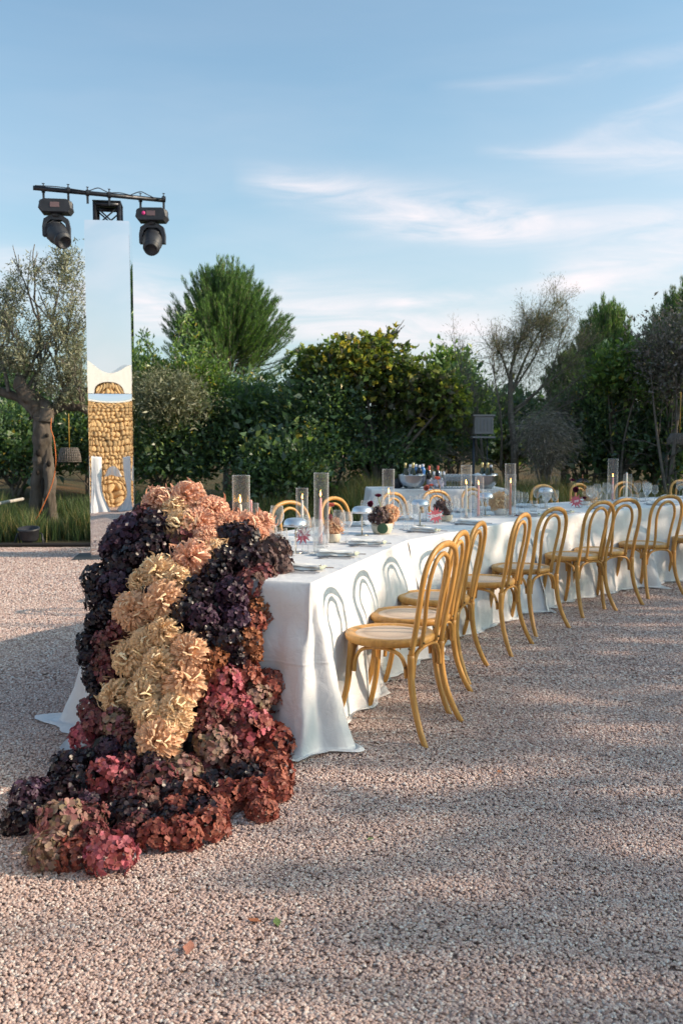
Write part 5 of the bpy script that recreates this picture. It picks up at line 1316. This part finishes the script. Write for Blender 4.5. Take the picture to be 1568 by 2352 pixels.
pb1 = ice_bowl(946, 'left steel ice bowl with champagne and blue bottles on the bar table'); pb2 = ice_bowl(1112, 'right steel ice bowl with champagne on the bar table')
BOT = {
 'champ': ([(.001, .0), (.042, 0), (.044, .01), (.044, .16), (.038, .20), (.020, .25), (.0155, .27)], [(.0165, .262), (.0175, .30), (.0165, .33), (.001, .333)]),
 'wine': ([(.001, 0), (.036, 0), (.037, .01), (.037, .17), (.034, .20), (.018, .235), (.0145, .25)], [(.0155, .243), (.0160, .30), (.0150, .302), (.001, .303)]),
 'gin': ([(.001, 0), (.038, 0), (.040, .01), (.040, .15), (.038, .17), (.020, .195), (.016, .21)], [(.019, .205), (.019, .235), (.017, .237), (.001, .237)]),
 'small': ([(.001, 0), (.028, 0), (.029, .008), (.029, .12), (.024, .15), (.015, .19), (.013, .20)], [(.016, .195), (.016, .235), (.001, .237)])}
MB_DG = mat('dark_green_glass', (.01, .025, .015), .1, 0, .6); MB_GOLD = mat('gold_foil', (.72, .58, .28), .35, .6); MB_RED = mat('red_foil', (.62, .10, .07), .4)
MB_BLUE = mat('blue_glass', (.04, .17, .45), .1, 0, .6); MB_WC = mat('white_cap', (.7, .72, .78), .4); MB_LBL = mat('pale_pink_label', (.72, .64, .72), .6); MB_CLR = glass_mat('pale_bottle_glass', (.80, .84, .88), .22); MB_BLK = mat('black_glass', (.01, .01, .012), .12)
def bottle(kind, p, body, cap, lb, label=None, tilt=(0, 0), sc=1.0):
    r = empty('bottle', p, 0, lb, 'bottle'); r.rotation_euler = (tilt[0], tilt[1], 0); r.scale = (sc,) * 3
    a, b = BOT[kind]; MB().lathe(a, 18, None, True, False, False).build('glass_body', body, r); MB().lathe(b, 16, None, True, False, False).build('cap', cap, r)
    if label:
        w = a[2][0] + .0012; MB().lathe([(w, .05), (w, .12)], 18, None, True, False, False).build('label', label, r)
    return r
up = Vector((0, 0, 0.02))
def inbowl(pb, dx, dy, dz=.0): return pb + Vector((dx, dy, .02 + dz))
bottle('champ', inbowl(pb1, -.075, -.06, -.0), MB_DG, MB_GOLD, 'gold-necked champagne bottle at the left in the left ice bowl', tilt=(.12, -.08))
bottle('champ', inbowl(pb1, .005, -.08), MB_DG, MB_GOLD, 'gold-necked champagne bottle in the middle of the left ice bowl', tilt=(.1, 0))
bottle('gin', inbowl(pb1, .05, .05, .07), MB_BLUE, MB_WC, 'blue bottle behind the middle champagne bottle in the left ice bowl')
bottle('gin', inbowl(pb1, .135, .03, .07), MB_BLUE, MB_WC, 'blue bottle at the right rim of the left ice bowl', tilt=(0, .06))
bottle('gin', inbowl(pb1, .095, -.03, .06), MB_BLK, MB_WC, 'dark white-capped bottle between the blue ones in the left ice bowl')
bottle('gin', inbowl(pb1, -.02, .06, .065), MB_CLR, MB_WC, 'grey bottle between the two champagne necks in the left ice bowl')
bottle('champ', inbowl(pb2, -.02, .02), MB_DG, MB_GOLD, 'gold-necked champagne bottle at the left in the right ice bowl', tilt=(.05, -.03))
bottle('champ', inbowl(pb2, .025, -.04), MB_DG, MB_GOLD, 'gold-necked champagne bottle in the middle of the right ice bowl', tilt=(.1, .02))
bottle('gin', inbowl(pb2, .09, 0, .06), MB_BLK, MB_WC, 'black bottle with a big white cap in the right ice bowl')
bottle('wine', bar_pt(985, .30), MB_BLK, MB_RED, 'red-topped wine bottle right of the left ice bowl', MB_LBL)
bottle('wine', bar_pt(1005, .38), MB_BLK, MB_RED, 'red-topped wine bottle behind the clear bottles', MB_LBL)
for k, (px, dy, lb) in enumerate(((996, .2, 'left'), (1011, .16, 'second'), (1019, .22, 'third'), (990, .14, 'front left'), (1003, .12, 'front middle'), (1015, .10, 'front right'))):
    bottle('small', bar_pt(px, dy), MB_CLR, MB_WC, 'clear pink-labelled mixer bottle, the %s one beside the wine' % lb, MB_LBL, sc=.97 if k < 3 else .62)
k = 0
ME_FLT = lathe_mesh('bar_glass', [(.028, .0), (.005, .005), (.0035, .02), (.0035, .09), (.018, .11), (.026, .14), (.028, .19), (.0272, .19), (.025, .14), (.001, .10)], 14)
for row in range(4):
    for c in range(9):
        p = bar_pt(1024 + c * 6.4, .16 + row * .075); p.x += (row % 2) * .012
        thing_mesh('bar_glass', ME_FLT, M_GLASS, p, 'stemmed glass in the block of glasses on the bar table', 'wine glass', 'block of stemmed glasses on the bar table')
mb = MB(); mb.lathe([(.001, 0), (.06, 0), (.075, .13), (.072, .13), (.058, .004), (.001, .004)], 20, None, True, False, False); o = mb.build('bottle_bucket', M_BLACKP, None, loc=bar_pt(915, .3), rot=(0, -.25, 0)); tag(o, 'black bucket tilted beside the left ice bowl', 'bucket')

# ------------------------------------------------------------------ mirrored column with lights
RZ = R(8)
tot = empty('mirror_column', (-2.71, 10.68, 0), RZ, 'tall mirrored column with a black truss and crossbar on top', 'mirror column')
HWm = .25; D_ = .34; H1, H2 = 1.94, 3.93
def panel(z0, z1, fn, name='mirror_panel'):
    nu, nv = 28, int((z1 - z0) / .02); V = []
    for j in range(nv + 1):
        z = z0 + (z1 - z0) * j / nv
        for i in range(nu + 1):
            u = -1 + 2 * i / nu; V.append((u * HWm, fn(u, z), z))
    F = [(j * (nu + 1) + i, j * (nu + 1) + i + 1, (j + 1) * (nu + 1) + i + 1, (j + 1) * (nu + 1) + i) for j in range(nv) for i in range(nu)]
    return link(name, np_mesh(name, V, F, smooth=True), M_MIRROR, tot)
def lowfn(u, z):
    d = 0.0
    t = max(0, (z - 1.74) / .20); d += (.0072 - .0034 * u * u) * t ** 3          # bends back at its top edge
    g = math.exp(-((z - .78) / .26) ** 2)
    d += .00045 * g * math.cos(u * 2.2) * math.sin((z - .6) * 9) - .00022 * g * math.sin(u * 4.5 + z * 5)
    d += .00025 * math.sin(z * 5 + u * 1.3) + .0004 * u * u * math.sin(z * 2.2) - .004 * max(0, abs(u) - .88) ** 1.5 * 4
    return d
def upfn(u, z):
    return .0040 * u * u * (1 - math.exp(-(z - H1) / .13)) - .0008 * math.sin((z - H1) * 2.2) + .0006 * math.sin(z * 4 + u * 2) * min(1, (z - H1)) + .0004 * u * math.sin(z * 1.7) + .010 * max(0, (z - 3.6)) ** 2
panel(.02, H1 - .002, lowfn); panel(H1 + .002, H2, upfn)
mb = MB()
for s in (-1, 1): mb.box((s * (HWm + .003), D_ / 2 + .012, (H2 + .02) / 2), (.004, D_, H2 - .03))
mb.box((0, D_ + .016, (H2 + .02) / 2), (HWm * 2 + .01, .004, H2 - .03)); mb.build('side_panel', M_MIRROR, tot)
mb = MB(); mb.box((-.02, .10, .008), (.86, .62, .016), None, .004); mb.build('base_plate', var_mat('grey_steel_plate', (.06, .065, .07), (.11, .115, .12), 6, .5, 0, 60, metal=.6), tot)
M_TRUSS = var_mat('black_truss', (.02, .022, .028), (.05, .052, .06), 18, .38, metal=.6)
tw = .135
mb = MB()
for sx in (-1, 1):
    for sy in (0, 1): mb.tube([(sx * tw, .04 + sy * .25, .03), (sx * tw, .04 + sy * .25, 4.14)], .025, 12)
mb.build('truss_chord', M_TRUSS, tot)
for yy in (.04, .29):
    mb = MB()
    mb.tube([(-tw, yy, 3.86), (tw, yy, 4.10)], .009, 8); mb.tube([(tw, yy, 3.86), (-tw, yy, 4.10)], .009, 8); mb.build('truss_brace', M_TRUSS, tot)
    mb = MB(); mb.tube([(-tw, yy, 4.12), (tw, yy, 4.12)], .026, 10); mb.build('truss_rung', M_TRUSS, tot)
mb = MB(); mb.box((0, .165, 4.155), (.32, .30, .012)); mb.build('top_plate', M_TRUSS, tot)
bl = Vector((-3.44, 10.35, 4.205)); brr = Vector((-2.09, 10.95, 4.225)); bd = (brr - bl).normalized()
inv = (Matrix.Translation(tot.location) @ Matrix.Rotation(RZ, 4, 'Z')).inverted()
mb = MB(); mb.tube([inv @ bl, inv @ brr], .0255, 14); mb.build('crossbar', M_TRUSS, tot)
def on_bar(t): return bl.lerp(brr, t)
def clamp_mesh():
    mb = MB(); ri, ro = .026, .036; n = 16; vs = []
    for k in range(n):
        a = 2 * math.pi * k / n
        for r_, y in ((ro, -.018), (ro, .018), (ri, .018), (ri, -.018)): vs.append((y, r_ * math.cos(a), r_ * math.sin(a)))
    mb.add(vs, [(k * 4 + j, k * 4 + (j + 1) % 4, ((k + 1) % n) * 4 + (j + 1) % 4, ((k + 1) % n) * 4 + j) for k in range(n) for j in range(4)])
    mb.tube([(0, 0, .034), (0, 0, .062)], .006, 8); mb.box((0, 0, .066), (.03, .008, .008)); mb.box((0, 0, -.075), (.024, .018, .085)); return mb.mesh('clamp')
ME_CL = clamp_mesh(); baz = math.atan2(bd.y, bd.x)
for t in (.40, .565):
    o = link('clamp', ME_CL, M_TRUSS, tot); q = inv @ on_bar(t); o.location = q; o.rotation_euler = (0, 0, baz - RZ)
# cables over the bar
mb = MB()
for (a, b, h) in ((.02, .42, .0), (.42, .58, .03), (.58, .76, .0), (.74, .92, .035)):
    P = catmull([inv @ (on_bar(a) + Vector((0, -.03, .02))), inv @ (on_bar(a * .6 + b * .4) + Vector((0, -.03, .03 + h))), inv @ (on_bar(a * .3 + b * .7) + Vector((0, -.03, .02 + h * .6))), inv @ (on_bar(b) + Vector((0, -.03, .01)))], 6); mb.tube(P, .0055, 6)
mb.build('cable', M_BLACKP, tot)
def moving_head(t, yaw, tilt, lb, dot=False):
    c = on_bar(t); p = c + Vector((0, 0, -.115)); r = empty('stage_light', p, baz + yaw, lb, 'stage light', 'moving head stage lights on the crossbar')
    mb = MB()                       # base housing: octagonal ended box hanging under the bar
    o = [(-.150, -.075), (.150, -.075), (.185, -.030), (.165, .055), (.120, .075), (-.120, .075), (-.165, .055), (-.185, -.030)]
    vs = []
    for y, k in ((-.105, .92), (-.085, 1), (.085, 1), (.105, .92)): vs += [(x * k, y, -.075 + z * k) for x, z in o]
    n = 8; mb.add(vs, [tuple(range(7, -1, -1))[::-1], tuple(range(24, 32))[::-1]] + [(j * n + k, (j + 1) * n + k, (j + 1) * n + (k + 1) % n, j * n + (k + 1) % n) for j in range(3) for k in range(n)]); mb.build('base_housing', M_BLACKP, r)
    MB().box((.0, -.1075, -.07), (.10, .004, .055)).build('display', mat('display_panel', (.20, .12, .12), .25), r)
    if dot: MB().lathe([(.001, 0), (.022, 0), (.022, .003), (.001, .003)], 18, Matrix.Translation((-.085, -.107, -.07)) @ Matrix.Rotation(R(90), 4, 'X')).build('sticker', mat('pink_sticker', (.75, .05, .25), .5), r)
    for s in (-1, 1):
        cl = link('clamp', ME_CL, M_TRUSS, r, (s * .135, 0, .115), (0, 0, -yaw))
        MB().box((s * .165, 0, -.06), (.03, .12, .09), None, .01).build('handle', M_BLACKP, r)
    yk = MB()                       # U-shaped yoke
    path = [(-.150, -.40), (-.152, -.30), (-.135, -.215), (-.075, -.175), (.075, -.175), (.135, -.215), (.152, -.30), (.150, -.40)]
    inner = [(-.112, -.40), (-.114, -.32), (-.098, -.255), (-.060, -.222), (.060, -.222), (.098, -.255), (.114, -.32), (.112, -.40)]
    vs = []
    for y in (-.045, .045): vs += [(x, y, z) for x, z in path] + [(x, y, z) for x, z in inner]
    fs = []
    for k in range(7):
        fs += [(k, k + 8, k + 9, k + 1), (k + 16, k + 17, k + 25, k + 24), (k, k + 1, k + 17, k + 16), (k + 8, k + 24, k + 25, k + 9)]
    fs += [(0, 16, 24, 8), (7, 15, 31, 23)]
    yk.add(vs, fs); yk.tube([(0, 0, -.14), (0, 0, -.19)], .06, 16); yk.build('yoke', M_BLACKP, r)
    hd = empty('head', (0, 0, -.36)); hd.parent = r; hd.rotation_euler = tilt
    hm = MB().lathe([(.001, .17), (.06, .168), (.085, .13), (.098, .06), (.106, 0), (.104, -.04), (.092, -.09), (.082, -.12), (.080, -.125), (.086, -.13), (.086, -.15), (.076, -.155), (.072, -.185), (.062, -.19), (.056, -.165), (.001, -.16)], 20, None, True, False, False)
    ho = hm.build('barrel', M_BLACKP, hd); hd.scale = (1.14,) * 3
    ln = MB().lathe([(.001, -.150), (.03, -.156), (.056, -.166)], 20, None, True, False, False).build('lens', mat('lens', (.01, .012, .02), .05, 0, .8), hd)
    rg = MB()
    for z in (-.02, .02, .06, .10): rg.lathe([(.099, z - .004), (.110 - abs(z - .02) * .08, z), (.099, z + .004)], 20, None, True, False, False)
    rg.build('cooling_fin', M_BLACKP, hd)
    return r
# the head is an empty used only as a joint: its meshes are re-parented straight to the lamp below
def flatten(r):
    bpy.context.view_layer.update()
    for h in [c for c in r.children if c.type == 'EMPTY']:
        for m_ in list(h.children):
            mw = h.matrix_local.copy(); m_.parent = r; m_.matrix_local = mw @ m_.matrix_basis
        bpy.data.objects.remove(h)
a = moving_head(.165, R(-16), (R(-52), R(0), R(38)), 'left stage light on the crossbar, its head turned down to the right'); flatten(a)
b = moving_head(.90, R(-22), (R(-48), 0, R(2)), 'right stage light with a round pink sticker, its lens facing the tables', True); flatten(b)

# ------------------------------------------------------------------ what the mirror sees: stone wall and draped tables
def stone_mesh(seed):
    rng = random.Random(seed); mb = MB(); vs = []; n = 12
    for y, k in ((0.03, 1.0), (-.02, 1.0), (-.045, .82), (-.055, .45)):
        for i in range(n):
            a = 2 * math.pi * i / n; q = 1 / (abs(math.cos(a)) ** 2.8 + abs(math.sin(a)) ** 2.8) ** (1 / 2.8); q *= 1 + .09 * math.sin(a * 3 + seed) + rng.uniform(-.04, .04)
            vs.append((.5 * math.cos(a) * q * k, y, .5 * math.sin(a) * q * k))
    vs.append((0, -.058, 0))
    fs = [(j * n + i, j * n + (i + 1) % n, (j + 1) * n + (i + 1) % n, (j + 1) * n + i) for j in range(3) for i in range(n)] + [(3 * n + i, 3 * n + (i + 1) % n, 4 * n) for i in range(n)]
    mb.add(vs, fs, True); me = mb.mesh('stone'); return me
def wall_thing():
    ang = math.atan2(.36, .93)       # wall faces the mirror, turned a little to the sun
    rz = R(180) - R(42)
    root = empty('stone_wall', (-2.45, 1.35, 0), rz, 'honey-coloured rubble stone wall with a white plastered top, seen in the mirrored column', 'wall')
    WL, HS = 3.0, 2.66
    mb = MB(); mb.box((0, .17, HS / 2), (WL, .28, HS)); mb.build('mortar', var_mat('dark_mortar', (.16, .10, .05), (.25, .16, .08), 9, .95), root)
    ms = var_mat('honey_stone', (.58, .35, .16), (.74, .52, .29), 3.5, .9, .6, 30)
    t = ms.node_tree; oi = N(t, 'ShaderNodeObjectInfo'); b = t.nodes['Principled BSDF']; src = b.inputs['Base Color'].links[0].from_socket
    t.links.new(mixc(t, 1.0, src, ramp(t, oi.outputs['Random'], [(0, (.62, .60, .56)), (.5, (.95, .92, .86)), (1, (1.15, 1.1, 1.0))]), 'MULTIPLY'), b.inputs['Base Color'])
    S = [stone_mesh(k) for k in range(6)]; rn = random.Random(3); z = .0; cnt = 0
    rest = MB()
    while z < HS - .03:
        hh = rn.uniform(.07, .14); hh = min(hh, HS - z); x = -WL / 2 - rn.uniform(0, .05)
        while x < WL / 2 - .03:
            w = rn.uniform(.07, .16); w = min(w, WL / 2 - x + .03); xc, zc_ = x + w / 2, z + hh / 2 + rn.uniform(-.022, .022)
            if abs(xc - .05) < .58 and cnt < 300:
                link('stone', S[cnt % 6], ms, root, (xc, .02 + rn.uniform(-.012, .012), zc_), (rn.uniform(-.05, .05), rn.uniform(-.4, .4), 0), (w * 1.06, 1.0, hh * 1.15)); cnt += 1
            else:
                me_ = S[rn.randrange(6)]; M = Matrix.Translation((xc, .02 + rn.uniform(-.012, .012), zc_)) @ Matrix.Rotation(rn.uniform(-.4, .4), 4, 'Y') @ Matrix.Diagonal((w * 1.06, 1.0, hh * 1.15, 1))
                rest.add([v.co for v in me_.vertices], [tuple(p.vertices) for p in me_.polygons], True, M)
            x += w
        z += hh
    o = rest.build('stone_courses', ms, root); o['kind'] = 'stuff'
    P = [(-1.5, HS), (1.5, HS)] + [(1.5 - 3.0 * k / 24, HS + .34 + .16 * math.cos(k / 24 * 5.2 + .6)) for k in range(25)]
    n = len(P); vs = [(x, -.03, z) for x, z in P] + [(x, .40, z) for x, z in P]
    mb = MB(); mb.add(vs, [tuple(range(n)), tuple(range(2 * n - 1, n - 1, -1))] + [(k, k + n, (k + 1) % n + n, (k + 1) % n) for k in range(n)]); mb.build('plaster_parapet', var_mat('white_plaster', (.66, .64, .60), (.74, .72, .68), 5, .9, .3, 40), root)
    return root
wall_thing()
def reflection_cloth():  # white shape added to imitate a distorted white patch in the mirror
    V = []; n = 26
    for j in range(13):
        t = j / 12
        for i in range(n):
            u = i / (n - 1) * 2 - 1; V.append((u * (.17 + .03 * t), -.04 * math.cos(u * 9) * (.3 + t) * .5 - .03, .27 * math.sqrt(max(0, 1 - u * u * .97)) * (1 - t) + .02 * math.sin(u * 5) * t))
    me = np_mesh('reflection_arch', V, [(j * n + i, j * n + i + 1, (j + 1) * n + i + 1, (j + 1) * n + i) for j in range(12) for i in range(n - 1)], smooth=True)
    o = link('added_white_arch', me, M_CLOTH, None, (-2.38, 1.52, .62), (0, 0, R(180))); tag(o, 'added white cloth shape imitating a warped white reflection low in the mirror column', 'cloth')
reflection_cloth()
def cocktail(x, y, lb, seed):
    V = []; n = 72; rows = 24
    for j in range(rows + 1):
        t = j / rows; z = 1.10 * (1 - t); base = .31 + .02 * t + .11 * t * t - .05 * math.sin(t * math.pi)
        for i in range(n):
            a = 2 * math.pi * i / n; f = .035 * t * (math.sin(a * 9 + seed) + .6 * math.sin(a * 17 + seed * 2 + t * 2)); r = base + f; V.append((r * math.cos(a), r * math.sin(a), max(z, .012)))
    F = [(j * n + i, (j + 1) * n + i, (j + 1) * n + (i + 1) % n, j * n + (i + 1) % n) for j in range(rows) for i in range(n)]
    me = bpy.data.meshes.new('cocktail_table_cloth'); me.from_pydata(V, [], F + [tuple(range(n))]); me.polygons.foreach_set('use_smooth', [True] * len(F) + [False]); me.update()
    root = empty('cocktail_table', (x, y, 0), 0, lb, 'cocktail table', 'white draped cocktail tables'); link('tablecloth', me, M_CLOTH, root)
cocktail(-2.97, 3.15, 'white draped cocktail table at the left in the mirror column', 1); cocktail(-1.90, 3.0, 'white draped cocktail table at the right in the mirror column', 2)

# ------------------------------------------------------------------ garden fittings
def wicker_lamp(px, ptop, pbot, Y, w, lb, ctop):
    c = atY(px, ptop, Y); b = atY(px, pbot, Y); h = c.z - b.z; r = empty('wicker_lamp', (b.x, b.y, b.z), 0, lb, 'hanging lamp', 'wicker lamps hung in the trees')
    mb = MB(); n = 30
    for k in range(n):
        a = 2 * math.pi * k / n; mb.tube([(w * .5 * math.cos(a), w * .5 * math.sin(a), 0), (w * .46 * math.cos(a), w * .46 * math.sin(a), h * .5), (w * .36 * math.cos(a), w * .36 * math.sin(a), h)], .006, 5)
    for k in range(9):
        z = h * k / 8; rr = w * (.5 - .14 * (z / h) ** 1.4); mb.tube([(rr * math.cos(a), rr * math.sin(a), z) for a in [2 * math.pi * i / 24 for i in range(25)]], .0055, 5)
    mb.build('shade', var_mat('grey_wicker', (.10, .085, .075), (.22, .19, .165), 30, .85), r)
    MB().lathe([(w * .36, h - .002), (.001, h + .004)], 20, None, True, False, False).build('cap', MATS['grey_wicker'], r)
    ct = atY(px, ctop, Y); MB().tube([(0, 0, h), (0, 0, ct.z - b.z)], .006, 6).build('cord', mat('amber_cord', (.45, .25, .04), .6), r)
wicker_lamp(160, 1029, 1060, 13.0, .32, 'grey wicker lamp hanging from the olive branch on an amber cord', 950)
wicker_lamp(1560, 996, 1020, 13.6, .36, 'grey wicker lamp cut by the right picture edge', 900)
# floor light at left
p = at(65, 1256, 0); p.y = 11.9; p.x = bx(65, 11.9); r = empty('floor_light', (p.x, p.y, .01), 0, 'black can floor light on a bracket at the gravel edge', 'floor light')
MB().lathe([(.001, .045), (.075, .05), (.095, .08), (.10, .16), (.108, .165), (.108, .185), (.098, .185), (.09, .15), (.001, .14)], 24, Matrix.Rotation(.15, 4, 'X')).build('can', M_BLACKP, r)
for s in (-1, 1): MB().tube([(s * .105, 0, .13), (s * .125, 0, .12), (s * .15, -.05, .0)], .008, 6).build('bracket', M_BLACKP, r); MB().tube([(s * .12, 0, .12), (s * .13, .08, .0)], .008, 6).build('bracket', M_BLACKP, r)
MB().box((0, 0, .02), (.22, .10, .012)).build('foot_plate', M_BLACKP, r); r.scale = (1.3,) * 3
# louvred box on a post
p = atY(1108, 1000, 15.4); r = empty('louvred_box', (p.x, 15.4, garden_height(p.x, 15.4)), 0, 'pale grey louvred box on a thin dark post in front of the tamarisk', 'utility box')
z0 = p.z - r.location.z
for zz, hh, ww in ((z0 + .17, .30, .32),): MB().box((0, 0, zz), (ww, .28, hh), None, .01).build('box', mat('pale_grey_box', (.22, .22, .23), .7), r)
MB().box((0, 0, z0 + .335), (.37, .32, .03)).build('lid', MATS['pale_grey_box'], r)
for k in range(5): MB().box((-.12 + k * .06, -.146, z0 + .17), (.012, .012, .20)).build('louvre', mat('louvre', (.18, .18, .17), .6), r)
MB().box((0, 0, z0 - .03), (.38, .32, .03)).build('lid', MATS['pale_grey_box'], r)
MB().tube([(-.15, 0, -.1), (-.15, 0, z0)], .022, 8).build('post', mat('dark_post', (.03, .04, .06), .5), r); MB().tube([(.08, 0, -.1), (.08, 0, z0)], .010, 8).build('post', MATS['dark_post'], r)
# block of pale stone by the tamarisk trunk and pole in the grass
mb = MB(); mb.box((0, 0, .13), (.34, .28, .32), None, .05); o = mb.build('stone_block', var_mat('pale_stone', (.28, .25, .23), (.38, .35, .32), 8, .9, .6, 30), None, loc=(bx(1192, 14.9), 14.9, garden_height(2.9, 14.9) + .06), rot=(0, 0, .3)); tag(o, 'pale rounded stone block beside the tamarisk trunk', 'stone')
a = atY(-10, 1158, 13.2); b = atY(52, 1146, 14.0); o = MB().tube([a - a, b - a], .025, 8).build('pole', mat('pale_pole', (.5, .48, .44), .7), None, loc=a); tag(o, 'pale thin pole lying in the grass at the left edge', 'pole')
# soil mound behind the bar table
V = []; nn = 24
for j in range(nn + 1):
    for i in range(nn + 1):
        x = -1 + 2 * i / nn; y = -1 + 2 * j / nn; k = max(0, 1 - x * x - y * y); V.append((x * 1.0, y * .6, k * .30 + .05 * k * mnoise.noise(Vector((x * 4, y * 4, 2))) - .02))
me = bpy.data.meshes.new('soil_mound'); me.from_pydata(V, [], [(j * (nn + 1) + i, j * (nn + 1) + i + 1, (j + 1) * (nn + 1) + i + 1, (j + 1) * (nn + 1) + i) for j in range(nn) for i in range(nn)]); me.polygons.foreach_set('use_smooth', [True] * (nn * nn))
o = link('soil_mound', me, var_mat('orange_soil', (.20, .10, .05), (.34, .19, .10), 6, .95, .8, 20), None, loc=(bx(1050, 15.2), 15.2, garden_height(1.9, 15.2))); tag(o, kind='structure')
# fallen leaves and scraps on the gravel
M_FAL = mat('fallen_leaf', (.40, .14, .06), .6); M_FAL2 = mat('pale_fallen_leaf', (.48, .20, .13), .6)
for k, (px, py, s, m, lb) in enumerate(((434, 2180, .030, M_FAL2, 'pale orange fallen leaf on the gravel in front of the flowers'), (585, 2116, .020, M_FAL, 'rust fallen leaf on the gravel right of the pink hydrangea'), (1147, 1773, .018, M_FAL, 'red fallen petal behind the nearest chair'), (627, 2364, .018, M_FAL, 'brown leaf near the bottom of the gravel'),
                                    (850, 1928, .014, mat('green_scrap', (.15, .22, .06), .6), 'green leaf scrap on the gravel by the cloth corner'), (636, 2120, .022, MATS['green_scrap'], 'yellow-green sprig on the gravel beyond the pink hydrangea'))):
    p = at(px, py, .014); vs = [(0, -s, 0), (s * .55, -s * .2, s * .2), (s * .35, s * .6, s * .1), (0, s, s * .25), (-s * .4, s * .5, s * .1), (-s * .55, -s * .1, s * .25), (0, 0, 0)]
    o = MB().add(vs, [(0, 1, 6), (1, 2, 6), (2, 3, 6), (3, 4, 6), (4, 5, 6), (5, 0, 6)], True).build('fallen_leaf', m, None, loc=p, rot=(0, 0, k * 1.3)); tag(o, lb, 'leaf')
